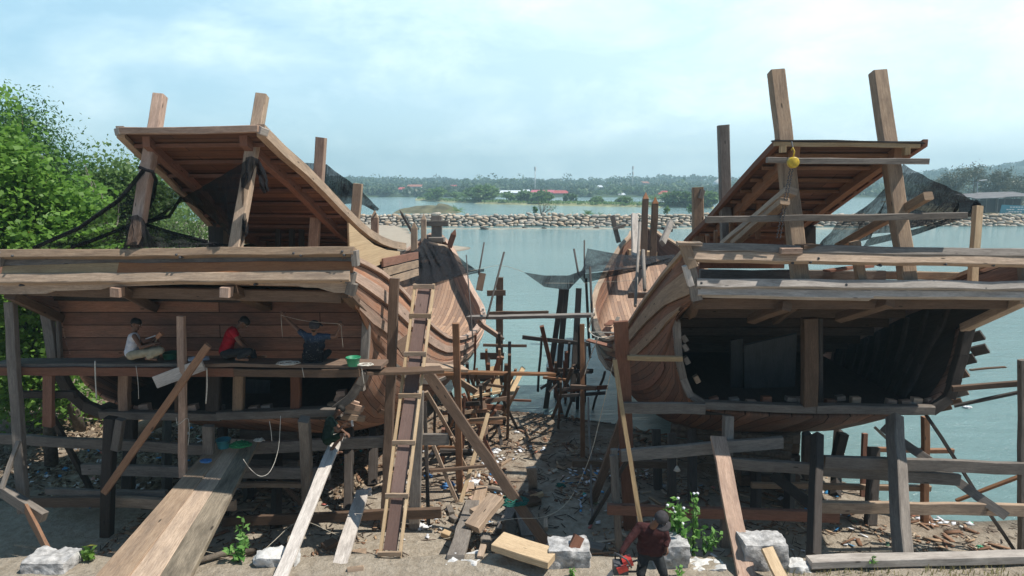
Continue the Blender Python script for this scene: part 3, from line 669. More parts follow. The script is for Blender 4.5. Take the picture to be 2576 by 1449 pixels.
# ================================================================ BOATS
def interp_poly(pl,n):
    k=len(pl)-1; out=[]
    for i in range(n+1):
        t=i/n*k; a=min(int(t),k-1); out.append(tuple(lerp(pl[a][c],pl[a+1][c],t-a) for c in range(3)))
    return out
class Hull:
    NT=27
    def __init__(s,b,bw,zs,stern):
        s.b=b; s.zs=zs
        s.B=[(0,bw),(2,bw+.03),(4,bw+.1),(7,bw+.15),(10,bw+.15),(12.5,bw+.05),(14.2,bw-.35),(15.6,bw-1.0),(16.8,bw-1.75),(17.6,bw-2.3),(18.1,.5),(18.35,.08)]
        s.K=[(0,2.35),(1,1.85),(2,1.35),(3.2,.95),(5,.6),(8,.42),(13,.45),(15,.8),(16.4,1.6),(17.4,2.7),(18.0,3.9),(18.35,4.6)]
        s.S=[-.01]+[.7+i*.7 for i in range(25)]+[18.1,18.35]
        st=interp_poly(stern,s.NT); s.rows=[]
        for q in s.S:
            if q<0: s.rows.append([V(p) for p in st]); continue
            b_=tab(s.B,q); zk=tab(s.K,q); zt=tab(s.zs,q); r=[]
            e1=lerp(.5,1.15,max(0,min(1,(q-12)/5.5))); e2=lerp(1.25,1.0,max(0,min(1,(q-12)/5)))
            for i in range(s.NT+1):
                t=i/s.NT; th=t*math.pi/2
                x=b_*math.sin(th)**e1; z=zk+(zt-zk)*(1-math.cos(th))**e2
                r.append(V((x,q+ (0 if q<16 else (z-3)*.18*(q-16)/2.3),z)))
            s.rows.append(r)
        # ease the squared stern outline into the rounded sections
        for i in (1,2,3):
            k=1-i/4
            for j in range(s.NT+1):
                off=s.rows[0][j]-V(s.sec0(j,bw)); s.rows[i][j]=s.rows[i][j]+off*k*k*.6
    def sec0(s,j,bw):
        t=j/s.NT; th=t*math.pi/2; zt=s.zs[0][1]; return (bw*math.sin(th)**.5,0,2.35+(zt-2.35)*(1-math.cos(th))**1.25)
    def pt(s,q,t,sg,off=0):
        k=np.interp(q,s.S,range(len(s.S))); a=min(int(k),len(s.S)-2); f=k-a; j=t*s.NT; c=min(int(j),s.NT-1); g=j-c
        p=lerp(lerp(s.rows[a][c],s.rows[a][c+1],g),lerp(s.rows[a+1][c],s.rows[a+1][c+1],g),f)
        if off:
            du=s.rows[a+1][c]-s.rows[a][c]; dv=s.rows[a][c+1]-s.rows[a][c]; n=dv.cross(du); n=n.normalized() if n.length>1e-6 else V((1,0,0))
            if n.x<0: n=-n
            p=p+n*off
        return BW(s.b,p.x*sg,p.y,p.z)
    def build(s,root,m,starts=(0,0)):
        for sg in (-1,1):
            mb=MB(); rows=[];uvs=[]
            for i,q in enumerate(s.S):
                rows.append([s.pt(q,j/s.NT,sg) for j in range(s.NT+1)]); uvs.append([(q+5,j/s.NT*4.6+(0 if sg<0 else .07)) for j in range(s.NT+1)])
            mb.grid(rows,uvs,True,flip=(sg<0)); o=part('hull_side',mb,m,root); mod=o.modifiers.new('thick','SOLIDIFY'); mod.thickness=.07; mod.offset=0
    def strip(s,root,name,t,q0,q1,w,off,m,sg):
        mb=MB(); n=int((q1-q0)/.4); rows=[];uvs=[]
        for i in range(n+1):
            q=lerp(q0,q1,i/n); dt=w/4.6/2
            o1=s.pt(q,max(0,t-dt),sg,.02);o2=s.pt(q,max(0,t-dt),sg,off);o3=s.pt(q,min(1,t+dt),sg,off);o4=s.pt(q,min(1,t+dt),sg,.02)
            rows.append([o1,o2,o3,o4,o1]); uvs.append([(q,0),(q,.05),(q,.05+w),(q,.1+w),(q,.15+w)])
        mb.grid(rows,uvs,False,flip=(sg<0)); part(name,mb,m,root)
    def cap(s,root,q0,q1,m,sg,w=.2,h=.08,dz=0):
        mb=MB(); n=int((q1-q0)/.4); rows=[];uvs=[]; _,R,Dd=axes(s.b)
        for i in range(n+1):
            q=lerp(q0,q1,i/n); p=s.pt(q,1,sg)+V((0,0,dz)); p2=s.pt(min(q+.2,18.3),1,sg)+V((0,0,dz)); t_=(p2-p); t_.z=0; t_=t_.normalized() if t_.length>1e-4 else Dd
            r=V((t_.y,-t_.x,0)); z=V((0,0,1))
            rows.append([p-r*w/2,p+r*w/2,p+r*w/2+z*h,p-r*w/2+z*h,p-r*w/2]); uvs.append([(q,0),(q,w),(q,w+h),(q,2*w+h),(q,2*w+2*h)])
        mb.grid(rows,uvs,False); part('rail_cap',mb,m,root)
    def deck(s,root,q0,q1,drop,m,cols=12,name='deck',minz=-9):
        mb=MB(); rows=[];uvs=[]; n=int((q1-q0)/.5)
        for i in range(n+1):
            q=lerp(q0,q1,i/n); z=max(tab(s.zs,q)-drop,minz); zk=tab(s.K,q)
            b_=min(tab(s.B,q)*(.985 if q<12 else .93),9); rows.append([BW(s.b,lerp(-b_,b_,j/cols),q,z+.08*(1-(2*j/cols-1)**2)) for j in range(cols+1)]); uvs.append([(q,lerp(-b_,b_,j/cols)+9) for j in range(cols+1)])
        mb.grid(rows,uvs,True,flip=True); o=part(name,mb,m,root); mod=o.modifiers.new('thick','SOLIDIFY'); mod.thickness=.06
def boatbeam(b,p,q,w,h,mode='v',wob=.006):
    return MB().beam(BW(b,*p),BW(b,*q),w,h,mode=mode,wob=wob)
def T(root,name,a,b,wp,h,m,mode='v',**k): return part(name,timber(a,b,wp,h,mode,**k),m,root)
# ---------------- left boat
o_,R_,D_=axes('L')
LB=thing('wooden_boat','left unfinished wooden fishing boat with planked stern and curved plank roof over its poop','boat',V((-6.0,13.3,-.1)),0,'two fishing boats under construction')
zsL=[(0,5.6),(1.0,5.15),(1.9,4.7),(3.1,4.0),(4.3,3.35),(5.8,2.75),(7.4,2.35),(9,2.1),(10.7,1.98),(12.6,2.02),(14.2,2.15),(15.4,2.5),(16.4,3.1),(17.2,3.8),(18.35,4.75)]
stL=[(0,0,2.35),(.8,0,2.36),(1.7,0,2.45),(2.4,0,2.6),(2.85,0,2.95),(3.12,0,3.4),(3.24,0,3.85),(3.28,0,4.3),(3.3,-.25,4.55),(3.36,-1.0,4.9),(3.42,-1.5,5.2),(3.42,-1.52,5.5),(3.42,-1.52,5.8)]
HL=Hull('L',3.3,zsL,stL); HL.build(LB,PL_HULL)
for sg in (-1,1):
    HL.cap(LB,0,18.3,W_PINK,sg); HL.strip(LB,'wale',.93,0,18,.2,.09,W_PINK,sg); HL.strip(LB,'wale',.82,.2,18,.18,.08,W_PINK,sg); HL.strip(LB,'wale',.70,1.5,17.9,.16,.07,W_GREY,sg); HL.strip(LB,'rubbing_strake',.45,2,17,.14,.06,W_PINK,sg)
HL.deck(LB,5.0,18.0,.75,PL_DECK); 
# poop deck
def slab(b,root,name,x0,x1,y0,y1,z,th,m,swap=False):
    c=[BW(b,x0,y0,z),BW(b,x1,y0,z),BW(b,x1,y1,z),BW(b,x0,y1,z)]; mb=MB(); n=8
    mb.prism(c,[q-V((0,0,th)) for q in c])
    W=abs(x1-x0); L=abs(y1-y0); mb.uv[0]=[(0,0),(0,W),(L,W),(L,0)] if not swap else [(0,0),(W,0),(W,L),(0,L)]
    mb.uv[1]=mb.uv[0][::-1]; return part(name,mb,m,root)
def poop(b,Hh,root,z0,z1,q1,hb):
    zf=lambda q: min(lerp(z0,z1,(q+1.4)/1.4) if q<0 else z1-.09*q, tab(Hh.zs,q)-.16)
    mb=MB(); rows=[];uvs=[]
    for i in range(17):
        q=lerp(-1.4,q1,i/16); w_=min(hb,tab(Hh.B,max(q,0))*.985); rows.append([BW(b,lerp(-w_,w_,j/10),q,zf(q)) for j in range(11)]); uvs.append([(q+3,lerp(-w_,w_,j/10)+9) for j in range(11)])
    mb.grid(rows,uvs,True,flip=True); o=part('poop_deck',mb,PL_DECK,root); md=o.modifiers.new('thick','SOLIDIFY'); md.thickness=.06
    q=-1.1
    while q<q1-.3:
        w_=min(hb-.05,tab(Hh.B,max(q,0))*.97); part('deck_beam',boatbeam(b,(-w_,q,zf(q)-.17),(w_,q,zf(q)-.17),.2,.14),W_BRN,root); q+=.62
    q=q1; w_=tab(Hh.B,q)*.9; c=[BW(b,-w_,q,zf(q)),BW(b,w_,q,zf(q)),BW(b,w_*.75,q,tab(Hh.K,q)+.1),BW(b,-w_*.75,q,tab(Hh.K,q)+.1)]
    part('bulkhead',MB().prism(c,[p+axes(b)[2]*.06 for p in c]),W_DRK,root)
poop('L',HL,LB,5.28,5.05,5.2,3.25)
# transom wall
mb=MB(); tl=PB('L',142,742,0);tr=PB('L',918,742,0);br=PB('L',925,912,0);bl=PB('L',150,912,0)
mb.grid([[lerp(bl,br,i/8) for i in range(9)],[lerp(tl,tr,i/8) for i in range(9)]],[[(i*.8,0) for i in range(9)],[(i*.8,1.42) for i in range(9)]],False)
o=part('transom',mb,PL_TRAN,LB); md=o.modifiers.new('thick','SOLIDIFY'); md.thickness=.06
# stern railings and planks, from the top down
s=-1.55
T(LB,'stern_rail',(4,641,'L',s-.02),(893,633,'L',s-.02),21,.16,W_TAN,'tilt')
T(LB,'stern_strip',(10,661,'L',s+.06),(890,653,'L',s+.06),17,.08,W_GREY,'tilt')
part('stern_plank',timber((8,683,'L',s-.03),(299,675,'L',s-.03),28,.06,'tilt'),W_YEL,LB,'fresh yellow stern plank')
part('stern_plank',timber((300,675,'L',s-.03),(888,672,'L',s-.03),28,.06,'tilt'),W_ORA,LB,'fresh orange stern plank')
T(LB,'stern_beam',(0,703,'L',s-.05),(884,697,'L',s-.05),25,.2,W_TAN,'tilt')
def scal(pts,s_,th,m,name='scalloped_fascia'):
    """board with a shaped lower edge; pts are (x, ytop, ybottom)"""
    f=[PB('L',x,y,s_) for x,y,_ in pts]+[PB('L',x,y,s_) for x,_,y in pts[::-1]]; D__=D_*th
    part(name,MB().prism(f[::-1],[q+D__ for q in f[::-1]]),m,LB)
scal([(0,716,740),(60,715.5,740),(115,715,739),(135,715,732),(200,714.5,730),(255,714,728),(275,714,722),(380,713,718),(470,712,715),(495,712,713)],s-.02,.1,W_TAN)
scal([(630,711.5,713),(690,711,718),(745,711,719),(765,711,723),(800,711,724),(822,711,731),(840,711,736),(884,711,738)],s-.02,.1,W_TAN)
for x in (4,893): part('corner_block',timber((x,630,'L',s),(x+(-3 if x<9 else 2),668,'L',s),16,.2),W_GREY,LB)
part('corner_block',timber((885,685,'L',s),(880,712,'L',s),20,.2),W_GREY,LB)
part('corner_block',timber((888,712,'L',s-.02),(880,740,'L',s-.02),24,.14),W_GREY,LB)
for a,b in (((295,723),(295,745)),((570,722),(570,746))): part('beam_end',timber((a[0],a[1],'L',-1.7),(b[0],b[1],'L',-1.7),24,.2),W_PINK,LB)
for a,b in (((300,728,'L',-1.5),(385,775,'L',-.05)),((578,728,'L',-1.5),(672,772,'L',-.05)),((25,742,'L',-1.5),(150,800,'L',-.03)),((872,738,'L',-1.45),(922,790,'L',-.03))): T(LB,'knee_brace',a,b,26,.16,W_BRN)
T(LB,'transom_post',(118,782,'L',-.06),(138,920,'L',-.06),24,.14,W_GREY); T(LB,'transom_post',(146,790,'L',-.1),(152,915,'L',-.1),9,.08,W_GREY)
T(LB,'transom_post',(922,795,'L',-.06),(916,925,'L',-.06),20,.14,W_GREY)
T(LB,'transom_header',(140,749,'L',-.1),(918,752,'L',-.1),16,.1,W_DRK)
# lower stern frame
def chain(root,name,pts,b,s_,wp,h,m):
    for i in range(len(pts)-1): T(root,name,(*pts[i],b,s_),(*pts[i+1],b,s_),wp,h,m)
chain(LB,'stern_frame',[(152,940),(175,985),(215,1022),(262,1040)],'L',-.04,26,.16,W_DRK)
chain(LB,'stern_frame',[(918,935),(905,965),(882,1000),(845,1028)],'L',-.04,22,.16,W_GREY)
T(LB,'bottom_beam',(258,1041,'L',-.08),(560,1046,'L',-.08),20,.22,W_GREY); T(LB,'bottom_beam',(552,1043,'L',-.1),(862,1034,'L',-.1),21,.22,W_GREY)
for x0,x1,y0,y1,m in ((302,327,940,1032,W_PINK),(443,466,945,1038,W_BRN),(521,556,945,1032,W_DRK),(588,614,942,1042,W_TAN),(733,757,942,1036,W_RED)):
    T(LB,'stern_post',((x0+x1)/2,y0,'L',-.06),((x0+x1)/2,y1,'L',-.06),x1-x0,.16,m)
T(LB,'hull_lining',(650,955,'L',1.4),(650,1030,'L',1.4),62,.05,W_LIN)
slab('L',LB,'hold_floor',-2.7,2.7,.05,4.4,2.42,.05,W_DRK)
for i,(x,y) in enumerate(((365,1024),(486,1026),(553,1028),(672,1026),(860,990),(838,1020),(905,978),(640,1030))):
    part('frame_end',timber((x-11,y,'L',.05),(x+11,y-2,'L',.05),15,.14),random.choice([W_TAN,W_PINK,W_GREY]),LB)
for i,(x,y,a) in enumerate(((868,1010,-30),(880,1022,-25),(872,1034,-18),(884,1050,-10))):   # rough plank ends at the turn of the bilge
    part('plank_end',timber((x-26,y+a*.3,'L',.02),(x+34,y-a*.3,'L',.25),15,.05),random.choice([W_TAN,W_PINK]),LB)
# roof
def roof(b,root,xlf,xr,prof,th,m,fm,fas_w,npur,aftlab=None,edge=.17,curve=True,bm=W_RED):
    n=len(prof); rows=[];uvs=[];L=0
    if not isinstance(xlf,list): xlf=[(0,xlf),(1,xlf)]
    for i,(y,z) in enumerate(prof):
        xl=tab(xlf,y)
        if i: L+=math.dist(prof[i],prof[i-1])
        rows.append([BW(b,lerp(xl,xr,j/6),y,z) for j in range(7)]); uvs.append([(lerp(xl,xr,j/6)+9,L) for j in range(7)])
    mb=MB().grid(rows,uvs,True,flip=True); o=part('roof_planking',mb,m,root); md=o.modifiers.new('thick','SOLIDIFY'); md.thickness=th; md.offset=0
    for xi in (0,1):
        mb=MB(); rows=[];uvs=[];L=0
        for i,(y,z) in enumerate(prof):
            x=xr if xi else tab(xlf,y)
            if i: L+=math.dist(prof[i],prof[i-1])
            a=[(x-edge*.45,z-fas_w*.55),(x+edge*.45,z-fas_w*.55),(x+edge*.45,z+fas_w*.45),(x-edge*.45,z+fas_w*.45)]; a.append(a[0])
            rows.append([BW(b,q[0],y,q[1]) for q in a]); uvs.append([(L,c) for c in (0,.1,.3,.4,.6)])
        mb.grid(rows,uvs,False); n0=len(rows)
        mb.quad([0,1,2,3],[(0,0),(0,.1),(.1,.1),(.1,0)]); e=5*(n0-1); mb.quad([e+3,e+2,e+1,e],[(0,0),(0,.1),(.1,.1),(.1,0)])
        part('roof_edge_beam',mb,fm,root)
    for xk in (.15,.85):
        mb=MB(); rows=[];uvs=[];L=0
        for i,(y,z) in enumerate(prof[:-2]):
            x=lerp(tab(xlf,y),xr,xk)
            if i: L+=math.dist(prof[i],prof[i-1])
            a=[(x-.07,z-.26),(x+.07,z-.26),(x+.07,z-.06),(x-.07,z-.06)]; a.append(a[0]); rows.append([BW(b,q[0],y+.12,q[1]) for q in a]); uvs.append([(L,c) for c in (0,.1,.3,.4,.6)])
        mb.grid(rows,uvs,False); mb.quad([0,1,2,3],[(0,0),(0,.1),(.1,.1),(.1,0)]); part('rafter',mb,bm,root)
    tot=prof[-1][0]-prof[0][0]
    for k in range(npur):
        y=prof[0][0]+.35+k*(tot-.8)/npur; z=np.interp(y,[p[0] for p in prof],[p[1] for p in prof])
        xl=tab(xlf,y); part('purlin',boatbeam(b,(xl+.1,y,z-.08),(xr-.1,y,z-.08),.07,.09),bm,root)
prL=[(-1.25,7.92),(-.5,7.6),(.4,7.28),(1.3,6.9),(2.2,6.5),(3.1,6.12),(3.9,5.83),(4.8,5.58),(5.8,5.38),(7.0,5.22)]
# y values follow the sight lines through the photographed edge
roof('L',LB,[(-1.25,-.66),(.9,-1.15),(3.1,-1.75),(5,-1.95),(9,-2)],1.93,prL,.06,PL_ROOF,W_TAN,.2,11)
T(LB,'roof_fascia',(306,329,'L',-1.33),(652,326,'L',-1.33),17,.14,W_PINK)
part('fascia_corner',timber((650,326,'L',-1.34),(670,332,'L',-1.2),19,.14),W_PALE,LB); part('fascia_corner',timber((309,329,'L',-1.34),(299,334,'L',-1.25),17,.14),W_PALE,LB)
# posts of the poop roof
T(LB,'roof_post',(403,240,'L',-.5),(338,620,'L',-1.42),28,.2,W_PINK); T(LB,'roof_post',(660,240,'L',-.5),(590,640,'L',-1.42),28,.2,W_TAN)
T(LB,'roof_post',(808,346,'L',2.6),(786,660,'L',2.6),24,.2,W_PINK); T(LB,'roof_post',(901,462,'L',4.6),(884,680,'L',4.6),22,.2,W_TAN)
T(LB,'roof_post',(545,545,'L',3.2),(548,640,'L',3.2),40,.16,W_DRK); T(LB,'roof_post',(570,550,'L',3.0),(572,640,'L',3.0),14,.12,W_BRN)
for x in (700,735,760): T(LB,'cabin_stud',(x,560,'L',3.6),(x,650,'L',3.6),12,.1,W_DRK)
slab('L',LB,'cabin_wall',-1.95,1.9,6.4,6.46,5.25,2.6,W_DRK,True); slab('L',LB,'cabin_wall',-1.9,-1.84,3.9,6.4,5.4,2.2,W_DRK,True); slab('L',LB,'cabin_wall',1.84,1.9,3.6,6.4,5.3,2.4,W_DRK,True)
# pointed post with pencilled grid
a=PB('L',943,548,7.3);b=PB('L',943,640,7.3); part('pointed_post',MB().beam(b,a,px(18,a),.16),W_PINK,LB); part('post_tip',MB().beam(a,a+V((0,0,.22)),px(18,a),.16,taper=.15,wob=0),W_TAN,LB)
# side panel under the curve of the roof, starboard
f=[BW('L',1.99,2.5,6.15),BW('L',1.99,3.2,5.86),BW('L',1.99,4.2,5.5),BW('L',1.99,5.2,5.28),BW('L',1.99,6.4,5.12),BW('L',1.99,6.4,4.95),BW('L',1.99,2.5,4.95)]
part('side_panel',MB().prism(f,[q-R_*.04 for q in f]),W_YEL,LB)
for k in range(3): part('side_plank',boatbeam('L',(2.06,4.6,5.0-.26*k),(2.06,8.0,4.85-.26*k),.22,.05),W_TAN if k else W_RED,LB)
# bow
a=PB('L',1100,543,18.3);b=PB('L',1097,640,18.2); part('stem_post',MB().beam(b,a,px(27,a),.3,wob=.02),W_GREY,LB)
T(LB,'stem_crosspiece',(1072,562,'L',18.1),(1128,562,'L',18.1),13,.14,W_GREY)
for a,b,wpx,m in (((1042,574,'L',15.5),(1043,665,'L',15.5),16,W_TAN),((1066,552,'L',17.0),(1066,640,'L',17.0),13,W_TAN),((1141,590,'L',17.4),(1130,622,'L',17.4),14,W_RED),((1012,540,'L',17.5),(1040,590,'L',17.5),6,W_DRK)):
    a=PT(a);b=PT(b); part('bow_post',MB().beam(b,a,px(wpx,a),.16),m,LB); part('post_tip',MB().beam(a,a+(a-b).normalized()*.25,px(wpx,a),.16,taper=.1,wob=0),m,LB)
T(LB,'bow_breasthook',(1075,618,'L',17.3),(1125,628,'L',17.3),20,.5,W_TAN)
T(LB,'bow_breasthook',(1080,603,'L',17.9),(1118,603,'L',17.9),12,.4,W_GREY)
for k in range(4): # freeing ports in the bulwark on the far side of the waist
    q=11.6+k*.55; p=HL.pt(q,1,1,.0); part('bulwark_stay',MB().beam(p+V((0,0,-.02)),p+V((0,0,.2)),.1,.12),W_PALE,LB)
# loose interior pieces
for a,b,wpx,m in (((1118,735,'L',13.5),(1130,758,'L',13.0),20,W_YEL),((1085,755,'L',12),(1165,745,'L',13),5,W_BRN)):
    pass
# ---------------- right boat
RB=thing('wooden_boat','right unfinished wooden fishing boat with open stern, bare railings and straight sloping roof frame','boat',V((6.07,13.2,-.1)),0,'two fishing boats under construction')
zsR=[(0,5.55),(1.1,4.9),(2.1,4.4),(3.1,3.85),(4.0,3.35),(4.9,2.95),(6.4,2.45),(8,2.1),(10,1.95),(11.5,2.1),(12.6,2.4),(13.8,2.75),(14.9,3.16),(15.8,3.75),(16.7,4.35),(18.35,5.0)]
stR=[(0,0,2.4),(.8,0,2.42),(1.7,0,2.48),(2.2,0,2.58),(2.5,0,2.8),(2.72,0,3.2),(2.82,0,3.6),(2.86,0,4.0),(2.88,0,4.3),(2.9,-.5,4.6),(2.88,-1.2,4.9),(2.88,-1.5,5.1),(3.0,-1.5,5.9)]
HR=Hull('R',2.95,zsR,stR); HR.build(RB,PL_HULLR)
for sg in (-1,1):
    HR.cap(RB,0,18.3,W_TAN,sg); HR.strip(RB,'wale',.94,0,18,.24,.09,W_TAN,sg); HR.strip(RB,'wale',.84,.2,18,.2,.08,W_TAN,sg); HR.strip(RB,'wale',.64,1,17.9,.16,.06,W_RED,sg)
HR.deck(RB,6.0,18.0,.95,PL_DECK)
poop('R',HR,RB,5.1,4.95,6.1,2.85)
s=-1.55
T(RB,'stern_rail',(1722,624,'R',s),(2620,641,'R',s),21,.16,W_GREY,'tilt'); T(RB,'stern_rail',(1728,645,'R',s-.04),(2620,659,'R',s-.04),24,.16,W_TAN,'tilt')
T(RB,'stern_beam',(1750,714,'R',s-.03),(2630,722,'R',s-.03),22,.2,W_PALE,'tilt'); T(RB,'stern_beam',(1752,736,'R',s),(2190,744,'R',s),21,.18,W_PALE,'tilt'); T(RB,'stern_beam',(2185,740,'R',s+.01),(2630,744,'R',s+.01),17,.18,W_PALE,'tilt')
T(RB,'corner_board',(1721,612,'R',s-.06),(1741,672,'R',s-.06),26,.16,W_TAN); T(RB,'corner_board',(1735,670,'R',s),(1752,755,'R',s),26,.14,W_GREY); T(RB,'corner_board',(1724,668,'R',s-.07),(1738,718,'R',s-.05),14,.12,W_PALE)
T(RB,'rail_cap_block',(1703,611,'R',s),(1764,614,'R',s-.05),7,.3,W_TAN)
for a,b,wpx,m in (((2150,607),(2168,712),22,W_TAN),((2446,512),(2448,712),0,W_YEL),((2570,640),(2576,712),22,W_GREY)):
    if wpx: T(RB,'stern_stanchion',(*a,'R',s+.15),(*b,'R',s+.15),wpx,.14,m)
T(RB,'loose_block',(1962,632,'R',s-.15),(2015,633,'R',s-.15),15,.12,W_PINK)
T(RB,'loose_block',(2010,619,'R',s),(2056,617,'R',s+.1),8,.25,W_BRN)
T(RB,'inner_rail',(1760,690,'R',.9),(2225,692,'R',.9),24,.12,W_GREY); T(RB,'inner_rail',(2115,690,'R',1.1),(2480,697,'R',1.1),20,.12,W_TAN)
T(RB,'loose_plank',(2080,682,'R',.2),(2190,668,'R',.6),5,.2,W_RED)
for a,b in (((2240,760),(2110,800)),((1980,770),(1890,805)),((2576,755),(2425,825)),((1752,752),(1738,790))): T(RB,'knee_brace',(*a,'R',-1.4),(*b,'R',-.05),22,.16,W_BRN if a[0]<2500 else W_TAN)
T(RB,'deck_knee',(2000,770,'R',-.2),(1950,810,'R',.9),16,.12,W_BRN)
chain(RB,'stern_frame',[(1702,800),(1704,850),(1707,900),(1718,950),(1738,995),(1775,1018)],'R',-.04,17,.16,W_GREY)
chain(RB,'stern_frame',[(2436,822),(2420,890),(2402,950),(2385,1000),(2340,1032)],'R',-.04,26,.18,W_DRK)
T(RB,'bottom_beam',(1768,1018,'R',-.08),(2060,1028,'R',-.08),20,.2,W_GREY); T(RB,'bottom_beam',(2050,1027,'R',-.1),(2345,1030,'R',-.1),22,.2,W_GREY)
T(RB,'stern_post',(2036,800,'R',-.12),(2036,1020,'R',-.12),36,.2,W_BRN); 
T(RB,'stern_post',(2063,800,'R',.6),(2063,1020,'R',.6),10,.1,W_DRK)
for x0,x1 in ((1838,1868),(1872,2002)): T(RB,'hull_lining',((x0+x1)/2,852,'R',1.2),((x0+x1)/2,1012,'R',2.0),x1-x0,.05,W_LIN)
slab('R',RB,'hold_floor',-2.3,2.3,.05,5.9,2.45,.05,W_DRK); 
for i,x in enumerate((1796,1848,1888,1925,2240,2275,2305,2340,2290,1990,2013,2085,2112,2150)):
    y=1006+ (i%3)*4-(4 if i>8 else 0); T(RB,'frame_end',(x-random.uniform(9,15),y,'R',.1),(x+random.uniform(9,15),y-random.uniform(-3,5),'R',.1),random.uniform(11,19),.14,random.choice([W_TAN,W_PINK,W_GREY,W_RED]))
for i,(x,y) in enumerate(((1718,872),(1722,905),(1748,952),(1716,850))): T(RB,'frame_end',(x,y-7,'R',0.05),(x+9,y+9,'R',.05),13,.12,W_TAN if i==2 else W_GREY)
for sg in (-1,1): # added dark inner sheet, the hold's shade put into its colour
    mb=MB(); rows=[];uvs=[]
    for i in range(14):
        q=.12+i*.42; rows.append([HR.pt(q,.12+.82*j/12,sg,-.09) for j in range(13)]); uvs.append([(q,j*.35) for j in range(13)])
    mb.grid(rows,uvs,True,flip=(sg>0)); part('shade_lining',mb,W_DRK,RB)
for k in range(9): # ribs seen inside the open stern
    q=.9+k*.55
    for sg in (1,):
        for j in range(5): 
            a=HR.pt(q,.42+j*.1,sg,-.1);b=HR.pt(q,.53+j*.1,sg,-.1); part('rib',MB().beam(a,b,.12,.12),W_DRK,RB)
for i,(x,y,l,m) in enumerate(((2456,812,22,W_TAN),(2466,846,20,W_DRK),(2474,880,30,W_DRK),(2440,905,34,W_DRK),(2424,940,26,W_BRN),(2418,990,50,W_GREY),(2402,1012,50,W_BRN),(2372,1025,60,W_BRN),(2464,800,16,W_TAN))):
    T(RB,'plank_end',(x-30,y+5,'R',.2),(x+l*.35,y-4,'R',.0),26 if i<5 else 15,.06,m)
prR=[(-1.2,7.72),(-.2,7.36),(.8,6.98),(1.6,6.66),(2.4,6.34),(3.2,6.05),(4.0,5.78),(4.8,5.5)]
roof('R',RB,-1.5,1.05,prR,.05,PL_ROOF,W_RED,.12,9,edge=.1,bm=W_RUST)
T(RB,'roof_fascia',(1948,362,'R',-1.27),(2312,367,'R',-1.27),11,.1,W_YEL); T(RB,'roof_sheet_edge',(1944,354.5,'R',-1.26),(2317,358,'R',-1.26),4,.16,W_DRK)
T(RB,'rafter_end',(1968,366,'R',-1.3),(1968,384,'R',-1.3),13,.12,W_YEL); T(RB,'rafter_end',(2279,371,'R',-1.3),(2279,390,'R',-1.3),14,.12,W_YEL)
T(RB,'roof_post',(1952,180,'R',-.3),(2014,712,'R',-1.36),37,.22,W_TAN); T(RB,'roof_post',(2208,181,'R',-.3),(2284,712,'R',-1.36),36,.22,W_TAN)
T(RB,'roof_post',(1819,315,'R',2.0),(1828,640,'R',2.0),26,.2,W_GREY); T(RB,'roof_post',(1755,471,'R',4.2),(1756,640,'R',4.2),26,.2,W_TAN)
T(RB,'roof_post',(1768,478,'R',4.1),(1762,500,'R',4.1),12,.12,W_GREY)
T(RB,'cross_beam',(1929,403,'R',-1.6),(2335,405,'R',-1.6),14,.1,W_GREY); T(RB,'cross_beam',(1775,551,'R',-1.65),(2431,543,'R',-1.65),16,.1,W_GREY)
T(RB,'diagonal_brace',(1992,478,'R',-1.2),(1822,618,'R',1.2),27,.14,W_TAN); T(RB,'diagonal_brace',(1975,505,'R',-1.75),(1848,612,'R',.4),22,.12,W_TAN)
T(RB,'diagonal_brace',(2336,492,'R',-1.7),(2110,620,'R',1.5),20,.14,W_TAN)
for a,b,wpx in (((1912,460),(1905,600),12),((1868,500),(1860,600),12),((1960,420),(1930,570),14),((1840,560),(1838,620),10),((1985,560),(1975,640),12),((1780,590),(1782,640),8),((1800,580),(1800,650),8)): T(RB,'cabin_stud',(*a,'R',1.6),(*b,'R',1.8),wpx,.08,W_RUST)
T(RB,'cabin_stud',(2030,570,'R',3.0),(2030,650,'R',3.0),40,.14,W_DRK)
slab('R',RB,'cabin_back',-1.2,1.0,4.4,4.46,5.65,.8,PL_ROOF,True)
T(RB,'side_stanchion',(2459,518,'R',-.6),(2444,735,'R',-.9),19,.12,W_YEL)
for k in range(3): T(RB,'bulwark_plank',(2500-8*k,700-14*k,'R',1.0),(2600,672-12*k,'R',-.9),15,.06,W_BRN if k!=1 else W_GREY)
# bow of the right boat
for a,b,wpx,m,tip in (((1596,540),(1598,655),16,W_PALE,0),((1624,500),(1618,660),15,W_BRN,1),((1648,512),(1642,660),16,W_BRN,1),((1540,542),(1556,610),11,W_GREY,0),((1688,560),(1666,612),14,W_GREY,0)):
    a=PB('R',*a,17.3 if a[0]<1600 or a[0]>1680 else 15.);b=PB('R',*b,17.3 if a.x<5.2 else 15.); part('bow_post',MB().beam(b,a,px(wpx,a),.18,wob=.012),m,RB)
    if tip: part('post_tip',MB().beam(a,a+V((0,0,.26)),px(wpx,a),.18,taper=.1,wob=0),W_ORA,RB)
T(RB,'post_cleat',(1543,576,'R',17.2),(1574,566,'R',17.2),7,.1,W_GREY); T(RB,'post_cleat',(1664,574,'R',17.0),(1692,580,'R',17.0),7,.1,W_DRK)
T(RB,'bow_breasthook',(1580,635,'R',16.9),(1650,640,'R',16.9),16,.5,W_YEL)
T(RB,'bow_crosspiece',(1580,742,'R',11),(1720,744,'R',11),14,.14,W_BRN)
for x,y0,y1 in ((1618,560,770),(1633,610,775)): pass
